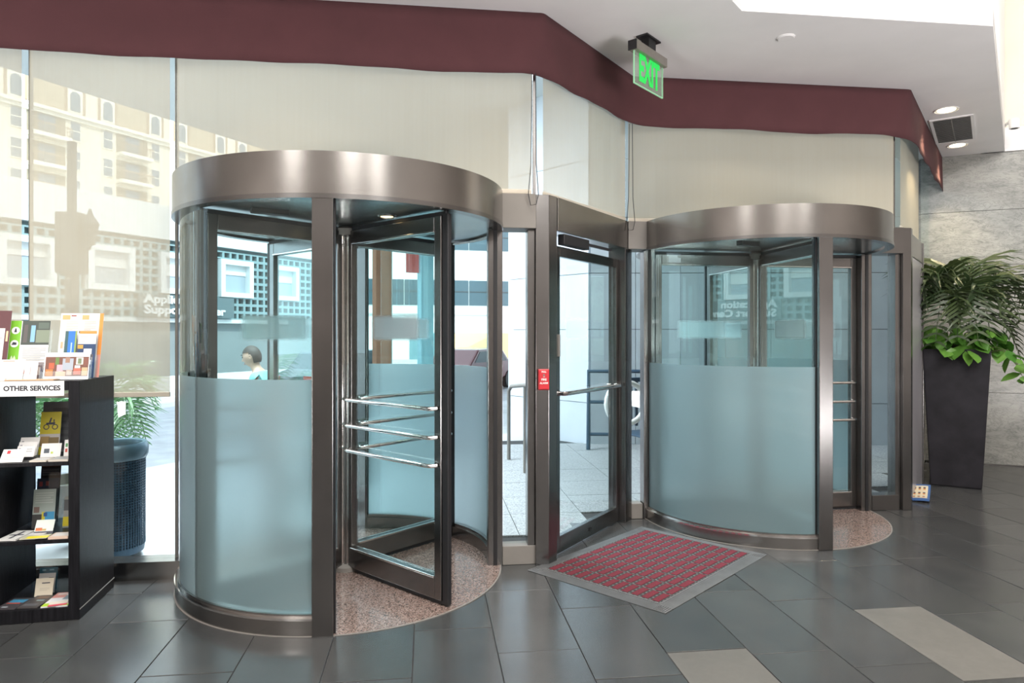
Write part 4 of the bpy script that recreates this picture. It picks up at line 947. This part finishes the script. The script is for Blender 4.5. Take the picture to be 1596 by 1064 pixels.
clad(Q0, P0, .8, stone, 1, zs_)
clad(P0, Vector((7.2, 9.25)), .62, pbr('stone_panel_shaded', (.34, .38, .41), .5, var=.06, vscale=3), 1, zs_)  # same stone, shade on this face put into the darker colour
# handrails
def rail(name, label, pts, r, mat, extra=()):
    t = tag(empty(name, Vector(pts[0])*Vector((1, 1, 0)) if False else (pts[0][0], pts[0][1], 0)), label, 'railing')
    o_ = Vector((pts[0][0], pts[0][1], 0))
    MB().tube([Vector(p)-o_ for p in pts], r, 10).build('handrail', mat, t, smooth=True)
    for a, b in extra: MB().tube([Vector(a)-o_, Vector(b)-o_], r*.8, 8).build('rail_post', mat, t, smooth=True)
a = at(793, 690, 8.2); b = at(815, 590, 7.4)
rail('handrail', 'steel step handrail outside the narrow window left of the hinged door', [(a.x, a.y, .0), (a.x, a.y, .82), (a.x+.03, a.y-.05, .88), (b.x+.02, b.y, .95), (b.x+.14, b.y-.5, .96)], .022, M['steel_pale'], [((b.x+.02, b.y, .95), (b.x+.02, b.y, 0))])
dkb = solid((.02, .05, .09), .4)
a = at(917, 694, 8.9)
rail('guard_rail', 'dark blue metal railing outside behind the hinged glass door', [(a.x, a.y, 0), (a.x, a.y, 1.02), (a.x+1.3, a.y-.05, 1.02)], .028, dkb, [((a.x, a.y, .62), (a.x+1.3, a.y-.05, .62)), ((a.x, a.y, .2), (a.x+1.3, a.y-.05, .2)), ((a.x+1.3, a.y-.05, 0), (a.x+1.3, a.y-.05, 1.02))])
# metal chair and hoop outside the narrow window
cc = at(1012, 740, 7.3); t = tag(empty('metal_chair', (cc.x, cc.y, 0), R(20)), 'dark blue slatted metal chair outside, right of the hinged door', 'chair')
MB().box(-.23, .23, -.22, .22, .43, .455).build('seat', dkb, t, bevel=.01)
for x, y, h in ((-.21, -.2, .44), (.21, -.2, .44), (-.21, .21, 1.02), (.21, .21, 1.02)): MB().tube([(x, y, 0), (x, y, h)], .016, 8).build('leg', dkb, t)
for k in range(6): MB().box(-.19+k*.07, -.16+k*.07, .20, .22, .50, 1.0).build('back_slat', dkb, t)
MB().box(-.22, .22, .195, .225, .98, 1.03).build('top_rail', dkb, t, bevel=.008)
hp = at(985, 628, 6.9); n = 26
tag(MB().tube([(.0+.21*math.cos(2*math.pi*k/n), 0, .21*math.sin(2*math.pi*k/n)) for k in range(n+1)], .028, 10, False).build('white_hoop', M['white'], loc=(hp.x-.06, hp.y, hp.z), rot=(0, 0, R(15)), smooth=True), 'white hoop hanging on the dark metal chair outside', 'hoop')

# ------------------------------------------------------------------ litter bin outside
bx = Vector((-2.72, 4.66, -.0)); t = tag(empty('litter_bin', bx), 'round perforated dark blue metal litter bin outside the low window', 'litter bin')
BB = .02
binm = pbr('bin_blue_metal', (.035, .075, .12), .4, .3, var=.2)
MB().lathe([(0, 0.02), (.185, .02), (.19, .05), (.19, .065), (.0, .065)], 32).build('bin_base', binm, t, smooth=True)
seg, rows_ = 48, 34; z0, z1 = .065, .66
pm = MB(); pm.lathe([(.168, z0), (.176, z1)], 48); pm.build('bin_liner', solid((.02, .03, .05)), t, smooth=True)
ms = MB()
for i in range(rows_):
    z = z0+(z1-z0)*i/(rows_-1); r = .19+.006*i/rows_; ms.lathe([(r-.003, z-.0035), (r+.001, z-.0035), (r+.001, z+.0035), (r-.003, z+.0035)], 40, close=True)
for k in range(64):
    a0 = 2*math.pi*k/64; ms.box(-.004, .004, -.002, .001, z0, z1, Matrix.Rotation(a0, 4, 'Z') @ Matrix.Translation((0, -.192, 0)))
stuff(ms.build('perforated_skin', binm, t))
MB().lathe([(.165, .655), (.20, .655), (.212, .68), (.214, .74), (.20, .765), (.175, .76), (.165, .74)], 40, close=True).build('bin_rim', pbr('rim_blue', (.10, .17, .22), .3, .3), t, smooth=True)

# ------------------------------------------------------------------ street palm behind the bookcase
random.seed(11)
sp = [(az, random.uniform(.45, .68), random.uniform(.40, .75), random.uniform(.25, .55), random.uniform(.15, .5)) for az in range(0, 360, 20)]
pl = palm((-3.35, 5.35, .30), 0, 'light green palm outside the window behind the bookcase', 'palm', sp, M['street_palm'], .45)
tp = tag(MB().lathe([(0, 0), (.22, 0), (.30, .40), (.31, .42), (.27, .42), (.26, .34), (0, .34)], 28).build('street_pot', solid((.30, .28, .26), .8), loc=(-3.35, 5.35, -.04), smooth=True), 'round stone pot of the palm outside behind the bookcase', 'pot')

# ------------------------------------------------------------------ building across the street: screen-block wall
LO = Vector((-11.05, 26.0)); lang = math.atan2(.893, .45)
bl = tag(empty('screen_building', (LO.x, LO.y, 0), lang), 'low teal building across the street with screen blocks and white framed windows', 'building')
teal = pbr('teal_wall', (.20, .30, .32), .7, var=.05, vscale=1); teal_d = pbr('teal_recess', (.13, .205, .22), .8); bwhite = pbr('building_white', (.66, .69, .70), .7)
x0, x1 = -14, 6.0
MB().box(x0, x1, .30, 6, -.3, 2.05).build('base_wall', pbr('grey_base_wall', (.20, .24, .25), .8, var=.08, vscale=.5), bl)
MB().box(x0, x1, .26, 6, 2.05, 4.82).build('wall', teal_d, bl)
MB().box(x0-.1, x1+.1, -.05, 6.1, 4.82, 6.0).build('parapet', bwhite, bl)
MB().box(x0, x1, -.02, .30, 1.93, 2.07).build('ledge', bwhite, bl)
MB().box(x0, x1, -1.6, -1.2, -.3, .12).build('low_wall', bwhite, bl)
wx = [.64+2.5*k for k in range(-6, 3)]
WW, WZ0, WZ1 = .78, 2.95, 4.35
cellx, cellz = .335, .29
cells = []
nxc = int((x1-x0)/cellx)
for i in range(nxc):
    for j in range(11):
        cx, cz = x0+(i+.5)*cellx, 2.07+(j+.5)*cellz
        if cz > 4.75: continue
        if any(abs(cx-w_) < WW+.02 and WZ0-.1 < cz < WZ1+.1 for w_ in wx): continue
        cells.append((abs(cx-1.0), cx, cz))
cells.sort()
def cell_mb():
    m_ = MB(); a, b = cellx/2, cellz/2; t_ = .052
    m_.box(-a, a, 0, .26, -b, -b+t_); m_.box(-a, a, 0, .26, b-t_, b); m_.box(-a, -a+t_, 0, .26, -b+t_, b-t_); m_.box(a-t_, a, 0, .26, -b+t_, b-t_); return m_
c0 = cell_mb().build('screen_block', teal, bl); first = True; rest = MB(); proto = cell_mb()
for q, (dd, cx, cz) in enumerate(cells):
    if q < 298:
        o = c0 if first else link_copy(c0, bl); first = False; o.location = (cx, 0, cz)
    else: rest.add([(v[0]+cx, v[1], v[2]+cz) for v in proto.v], proto.f)
stuff(rest.build('screen_blocks', teal, bl))
for k, w_ in enumerate(wx):
    f = MB().box(w_-WW, w_+WW, -.14, .26, WZ0-.02, WZ0+.17).box(w_-WW, w_+WW, -.14, .26, WZ1-.17, WZ1+.02).box(w_-WW, w_-WW+.2, -.14, .26, WZ0+.17, WZ1-.17).box(w_+WW-.2, w_+WW, -.14, .26, WZ0+.17, WZ1-.17).build('window', bwhite, bl)
    MB().box(w_-WW+.2, w_+WW-.2, .12, .16, WZ0+.17, WZ1-.17).build('pane', pbr('far_pane_%d' % k, (.34, .40, .46), .15) if k == 0 else bpy.data.materials['far_pane_0'], f)
    MB().box(w_-WW+.2, w_+WW-.2, .09, .11, WZ1-.55-.12*(k % 3), WZ1-.17).build('shade', pbr('far_shade', (.70, .72, .72), .8) if k == 0 else bpy.data.materials['far_shade'], f)
sg = tag(empty('street_sign', LO.to_3d() + wv.to_3d()*(-1.55) + vv.to_3d()*(-.30) + Vector((0, 0, 2.52)), lang), 'white Application Support Center lettering on the teal building', 'sign')
MB().box(-1.95, 1.95, .10, .16, -.40, .36).build('sign_board', solid((.09, .14, .155), .6), sg)
for tx_, lz_ in (('Application', .18), ('Support Center', -.18)):
    text_mb(tx_, .40, .03, .014, 'LEFT').build('lettering', bwhite, sg, loc=(-1.80, .06, lz_)).scale = (1.28, 1, 1)

# ------------------------------------------------------------------ cream apartment block behind
AO = vv*62 + wv*42.06; ab = tag(empty('apartment_block', (AO.x, AO.y, -.3), lang), 'tall cream apartment block with arched windows and balconies seen through the blinds', 'building')
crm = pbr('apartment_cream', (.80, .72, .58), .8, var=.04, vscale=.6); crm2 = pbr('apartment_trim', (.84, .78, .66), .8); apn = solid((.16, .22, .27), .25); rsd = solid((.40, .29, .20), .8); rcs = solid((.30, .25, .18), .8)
MB().box(-30, 22, 0, 12, 0, 30).build('wall', crm, ab)
MB().box(-30.1, 22.1, -.55, .1, 20.95, 21.25).build('cornice', crm2, ab); MB().box(-30.1, 22.1, -.30, .1, 20.65, 20.95).build('cornice', crm2, ab)
proto_parts = []
for k in range(-3, 3):
    bx_ = 7.76*k
    for z in (19.0, 16.45, 13.9, 11.35):
        parts = []
        parts.append(MB().box(-1.6, 1.6, -1.0, .05, -.45, -.12).build('balcony', crm2, ab) if not proto_parts else link_copy(proto_parts[0], ab))
        if not proto_parts:
            r_ = MB().box(-1.6, 1.6, -1.0, -.95, .62, .72)
            for q in range(17): r_.box(-1.6+q*.2-.02, -1.6+q*.2+.02, -1.0, -.96, -.12, .62)
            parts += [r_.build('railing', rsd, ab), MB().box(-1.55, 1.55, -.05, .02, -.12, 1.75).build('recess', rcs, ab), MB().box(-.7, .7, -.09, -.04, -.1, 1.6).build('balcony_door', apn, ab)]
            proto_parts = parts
        else: parts += [link_copy(q, ab) for q in proto_parts[1:]]
        for q in parts: q.location = (bx_, 0, z)
        for dx in (-2.4, 2.4):
            f = MB().box(-.50, .50, -.08, .02, -.06, 1.68).build('window', crm2, ab, loc=(bx_+dx, 0, z)); MB().box(-.40, .40, -.11, -.07, .04, 1.58).build('pane', apn, f)
            MB().box(-.40, .40, -.13, -.10, .78, .86).build('sash', crm2, f)
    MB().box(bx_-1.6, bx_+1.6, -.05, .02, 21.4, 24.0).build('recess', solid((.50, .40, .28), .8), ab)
    for dx in (-2.4, 2.4):
        pts = [(-.42, 0), (.42, 0), (.42, 1.3)] + [(.42*math.cos(R(a)), 1.3+.42*math.sin(R(a))) for a in range(20, 180, 20)] + [(-.42, 1.3)]
        f = MB().box(-.85, .85, -.06, .02, -.15, 2.4).build('window', crm2, ab, loc=(bx_+dx, 0, 21.6)); n_ = len(pts)
        am = MB(); am.add([(a, -.11, b) for a, b in pts] + [(a, -.05, b) for a, b in pts], [tuple(range(n_)), tuple(range(2*n_-1, n_-1, -1))] + [(i_, (i_+1) % n_, n_+(i_+1) % n_, n_+i_) for i_ in range(n_)])
        am.build('arched_pane', apn, f)
        for sx in (-1, 1): MB().box(sx*.78-.1, sx*.78+.1, -.10, .0, -.15, 2.4).build('pilaster', rsd, f)
# street lamp column
lp = at(112, 400, 13.5); t = tag(empty('lamp_post', (lp.x, lp.y, -.3)), 'dark street lamp post seen through the left blind', 'lamp post')
dks = solid((.06, .06, .06), .6)
MB().tube([(0, 0, 0), (0, 0, 5.6)], .085, 10).build('pole', dks, t); MB().lathe([(0, 0), (.24, 0), (.22, .9), (.12, 1.0), (.12, 3.2), (0, 3.2)], 14).build('base', dks, t, smooth=True)
MB().box(-.22, .22, -.2, .2, 3.0, 4.2).build('signal_box', dks, t, bevel=.03)
lt = MB().lathe([(.0, 3.55), (.09, 3.57), (.15, 3.95), (.17, 3.98), (.06, 4.15), (.02, 4.28), (0, 4.28)], 14, (.36, 0)).build('lantern', dks, t, smooth=True)
MB().tube([(0, 0, 3.4), (.36, 0, 3.5), (.36, 0, 3.58)], .03, 6).build('arm', dks, t)

# ------------------------------------------------------------------ farther street: white strip-window building, columns, awning, cars
WO = at(560, 521, 46); t = tag(empty('white_building', (WO.x-3, WO.y+1, -.3), R(14)), 'white building with long strip windows down the street', 'building')
ww_ = pbr('far_white', (.86, .85, .82), .8)
MB().box(-4, 16, 0, 6, 0, 14).build('wall', ww_, t)
for z0, z1 in ((3.9, 5.7), (7.9, 9.6)):
    for k in range(9):
        f = MB().box(1.2+k*1.55, 2.68+k*1.55, -.06, .05, z0, z1).build('window', solid((.07, .11, .13), .2), t); MB().box(1.2+k*1.55, 2.68+k*1.55, -.09, -.06, z0+.95, z0+1.0).build('sash', dks, f)
MB().box(-4, 16, -.10, 0, 3.2, 3.3).build('string_course', solid((.55, .53, .5)), t)
MB().box(6.2, 16.0, -.06, .0, .0, 1.9).build('shopfront', solid((.16, .30, .33), .3), t)
p = at(595, 521, 17.5); t = tag(empty('brick_column', (p.x, p.y, -.3), R(25)), 'tall terracotta column at the street edge seen through the nearer revolving door', 'column')
MB().box(-.2, .2, -.2, .2, 0, 5.2).build('shaft', pbr('terracotta', (.40, .15, .08), .8, var=.12, vscale=3), t, bevel=.02); MB().box(-.26, .26, -.26, .26, 0, .35).build('plinth', solid((.42, .26, .2), .8), t)
MB().box(.21, .25, -.1, -.04, 0, 5.2).build('downpipe', M['white'], t)
p = at(663, 521, 14.5); t = tag(empty('teal_column', (p.x, p.y, -.3), R(25)), 'slim teal street column with a red hanging banner', 'column')
MB().box(-.14, .14, -.14, .14, 0, 4.9).build('shaft', pbr('teal_paint', (.28, .50, .56), .5), t, bevel=.02); MB().box(-.2, .2, -.2, .2, 0, .3).build('plinth', solid((.2, .36, .4)), t)
MB().box(-.42, -.15, -.03, .03, 3.1, 3.9).build('banner', solid((.62, .05, .05), .6), t)
p = at(748, 521, 30); t = tag(empty('shop_awning', (p.x, p.y, 0), R(8)), 'pale yellow shop awning down the street', 'awning')
yel = pbr('awning_yellow', (.85, .66, .28), .7)
aw = MB(); aw.add([(-1.2, 0, 1.55), (1.6, 0, 1.55), (1.6, 0, .55), (-1.2, 0, .55), (-1.2, -1.2, .55), (1.6, -1.2, .55)], [(0, 1, 5, 4), (0, 4, 3), (1, 2, 5), (0, 3, 2, 1), (3, 4, 5, 2)]); aw.build('canvas', yel, t)
MB().box(-1.2, 1.6, -1.22, -1.18, .35, .56).build('fringe', pbr('awning_fringe', (.80, .58, .22), .7), t)
for x in (-1.15, 1.55): MB().tube([(x, -1.15, -.28), (x, -1.15, .55)], .03, 6).build('pole', M['white'], t)
MB().box(-1.2, 1.6, .0, .06, -.28, .55).build('shop_front', solid((.12, .26, .28), .3), t)
def car(loc, rz, colr, label):
    t = tag(empty('parked_car', loc, rz), label, 'car', 'parked cars in the street')
    prof = [(-2.1, .35), (-2.15, .75), (-1.5, .92), (-.95, 1.42), (.75, 1.45), (1.35, .98), (2.05, .86), (2.15, .4)]
    n = len(prof); m_ = MB(); m_.add([(x, -.82, z) for x, z in prof] + [(x, .82, z) for x, z in prof], [tuple(range(n))[::-1], tuple(range(n, 2*n))] + [(i, (i+1) % n, n+(i+1) % n, n+i) for i in range(n)])
    m_.build('body', pbr('car_paint', colr, .25, .2, coat=.6), t, bevel=.06)
    gl_ = solid((.03, .04, .05), .1)
    g_ = MB(); 
    for sy in (-.83, .83): g_.add([(-1.2, sy, .98), (-.85, sy, 1.34), (.7, sy, 1.36), (1.1, sy, .98)], [(0, 1, 2, 3)])
    g_.build('side_window', gl_, t)
    for x in (-1.3, 1.3):
        for y in (-.75, .75): MB().tube([(x, y-.1, .31), (x, y+.1, .31)], .31, 18).build('wheel', M['rubber'], t)
    for y in (-.6, .6): MB().box(-2.17, -2.10, y-.14, y+.14, .62, .76).build('tail_light', solid((.5, .02, .02), .3), t)
pa_ = at(735, 560, 24); car((pa_.x, pa_.y, -.42), lang, (.12, .02, .025), 'dark red parked car down the street under the awning')
pb_ = at(1230, 560, 40)
pd = at(565, 560, 21); car((pd.x-.6, pd.y, -.42), lang, (.06, .08, .10), 'dark parked car beside the terracotta column')

# ------------------------------------------------------------------ passer-by outside
def person(loc, rz, label):
    t = tag(empty('person', loc, rz), label, 'person')
    skin = pbr('skin', (.50, .32, .24), .5); hair = pbr('dark_hair', (.045, .035, .03), .6, bump=.5, bscale=90); scrub = pbr('teal_scrubs', (.20, .52, .52), .8, var=.08, vscale=8, bump=.2, bscale=12); trou = solid((.06, .07, .10), .8)
    def skinned(name, J, E, mat, sub=2):
        me = bpy.data.meshes.new(name); me.from_pydata([j[0] for j in J], E, []); o = bpy.data.objects.new(name, me); col.objects.link(o); o.parent = t
        me.materials.append(mat)
        sk = o.modifiers.new('skin', 'SKIN'); sk.use_smooth_shade = True
        for i, j in enumerate(J):
            sv = me.skin_vertices[0].data[i]; sv.radius = j[1] if isinstance(j[1], tuple) else (j[1], j[1]); sv.use_root = (i == 0)
        su = o.modifiers.new('subdiv', 'SUBSURF'); su.levels = sub; su.render_levels = sub
        return o
    # facing -X (local), walking; one continuous body: pelvis, spine, neck, head base, arms, legs
    J = [((0, 0, .86), (.13, .11)), ((-.01, 0, 1.02), (.14, .105)), ((-.02, 0, 1.18), (.155, .115)), ((-.03, 0, 1.31), (.12, .10)), ((-.06, 0, 1.385), .055), ((-.095, 0, 1.45), .055), ((-.115, 0, 1.52), (.075, .09)), ((-.12, 0, 1.575), (.07, .085)),
         ((-.03, .17, 1.29), .065), ((.02, .225, 1.05), .047), ((-.10, .23, .84), .036), ((-.15, .225, .78), .036),
         ((-.03, -.17, 1.29), .065), ((-.05, -.225, 1.05), .047), ((-.24, -.20, .90), .036), ((-.31, -.19, .88), .034),
         ((-.04, .09, .80), .095), ((-.16, .09, .45), .065), ((-.10, .09, .10), .045), ((-.20, .09, .045), .04),
         ((.02, -.09, .80), .095), ((.06, -.09, .45), .065), ((.26, -.09, .14), .045), ((.18, -.09, .05), .04)]
    E = [(0, 1), (1, 2), (2, 3), (3, 4), (4, 5), (5, 6), (6, 7), (3, 8), (8, 9), (9, 10), (10, 11), (3, 12), (12, 13), (13, 14), (14, 15), (0, 16), (16, 17), (17, 18), (18, 19), (0, 20), (20, 21), (21, 22), (22, 23)]
    body = skinned('body', J, E, skin)
    # head shape over the neck: lathe-like sphere with nose, ears, hair
    h = MB(); seg = 20; rings = 14; hc = Vector((-.125, 0, 1.535))
    vs2 = []
    for i in range(rings+1):
        th = math.pi*i/rings
        for k in range(seg):
            ph = 2*math.pi*k/seg; x = math.sin(th)*math.cos(ph); y = math.sin(th)*math.sin(ph); z = math.cos(th)
            jaw = 1-.22*max(0, -z); fx = .098*(1+.05*max(0, -x)*max(0, -z)*3)
            vs2.append((x*fx*(jaw if x > 0 else 1-.1*max(0, -z)), y*.078*jaw, z*.118))
    h.add(vs2, [(i*seg+k, i*seg+(k+1) % seg, (i+1)*seg+(k+1) % seg, (i+1)*seg+k) for i in range(rings) for k in range(seg)])
    h.add([(-.093, .014, .012), (-.093, -.014, .012), (-.122, 0, -.022), (-.098, .017, -.03), (-.098, -.017, -.03), (-.09, 0, .03)], [(0, 5, 2), (5, 1, 2), (0, 2, 3), (1, 4, 2), (3, 2, 4)])
    tilt = (0, R(-14), 0)
    hd = h.build('head', skin, t, smooth=True, loc=hc, rot=tilt)
    for sy in (-1, 1):
        MB().lathe([(0, -.012), (.02, -.008), (.026, 0), (.018, .008), (0, .004)], 12).build('ear', skin, hd, loc=(.012, sy*.079, 0), rot=(R(90), 0, 0), smooth=True).scale = (.8, 1.25, 1)
        MB().lathe([(0, .012), (.010, .006), (.012, 0), (.010, -.006), (0, -.012)], 10).build('eye', solid((.05, .04, .035), .3), hd, loc=(-.083, sy*.033, .018), smooth=True)
        MB().box(-.008, .004, -.018, .018, -.003, .003).build('eyebrow', hair, hd, loc=(-.087, sy*.034, .043))
    MB().box(-.004, .006, -.024, .024, -.004, .004).build('mouth', solid((.35, .14, .12), .5), hd, loc=(-.094, 0, -.062), bevel=.003)
    hh = MB(); vs3 = []; fs3 = []
    for i in range(rings+1):
        th = math.pi*i/rings
        for k in range(seg):
            ph = 2*math.pi*k/seg; x = math.sin(th)*math.cos(ph); y = math.sin(th)*math.sin(ph); z = math.cos(th); vs3.append((x*.106+.004, y*.086, z*.126+.003))
    for i in range(rings):
        for k in range(seg):
            q = vs3[i*seg+k]
            if q[2] > .062 or (q[0] > .022 and q[2] > -.055) or (q[0] > -.02 and q[2] > .03): fs3.append((i*seg+k, i*seg+(k+1) % seg, (i+1)*seg+(k+1) % seg, (i+1)*seg+k))
    hh.add(vs3, fs3); hh.build('hair', hair, hd, smooth=True)
    top = skinned('shirt', [((0, 0, .80), (.15, .13)), ((-.01, 0, 1.0), (.155, .12)), ((-.02, 0, 1.18), (.172, .132)), ((-.03, 0, 1.315), (.135, .112)), ((-.05, 0, 1.365), .07), ((-.03, .175, 1.30), .082), ((.0, .225, 1.13), .072), ((-.03, -.175, 1.30), .082), ((-.045, -.225, 1.13), .072)], [(0, 1), (1, 2), (2, 3), (3, 4), (3, 5), (5, 6), (3, 7), (7, 8)], scrub)
    tr = skinned('trousers', [((0, 0, .88), (.145, .125)), ((-.04, .09, .78), .105), ((-.16, .09, .45), .078), ((-.10, .09, .12), .066), ((.02, -.09, .78), .105), ((.06, -.09, .45), .078), ((.24, -.09, .16), .066)], [(0, 1), (1, 2), (2, 3), (0, 4), (4, 5), (5, 6)], trou)
    for x, y, z in ((-.17, .09, .0), (.17, -.09, .02)): MB().box(-.13, .12, -.045, .045, .0, .075).build('shoe', M['rubber'], t, loc=(x, y, z), bevel=.025)
    for (x, y, z, sy) in ((-.17, .225, .74, 1), (-.35, -.185, .87, -1)):
        hm = MB(); 
        hm.tube([(0, 0, .03), (-.02, 0, -.02), (-.03, 0, -.055)], [.03, .036, .03], 8)
        for k in range(4): hm.tube([(-.03+(.018*(k-1.5)), 0, -.05), (-.045+(.019*(k-1.5)), -.004*sy, -.095), (-.04+(.018*(k-1.5)), -.012*sy, -.125+.01*abs(k-1.5))], [.009, .0085, .007], 6)
        hm.tube([(-.045, 0, -.01), (-.075, -.01*sy, -.035), (-.085, -.015*sy, -.065)], [.011, .010, .008], 6)
        hm.build('hand', skin, t, loc=(x, y, z), smooth=True)
    return t
pp = at(393, 562, 7.6); person((pp.x+.12, pp.y, -.285), 0, 'person in a teal top walking past outside, head bowed, seen through the revolving door')

print('tiles', tcount, 'objects', len(bpy.data.objects))
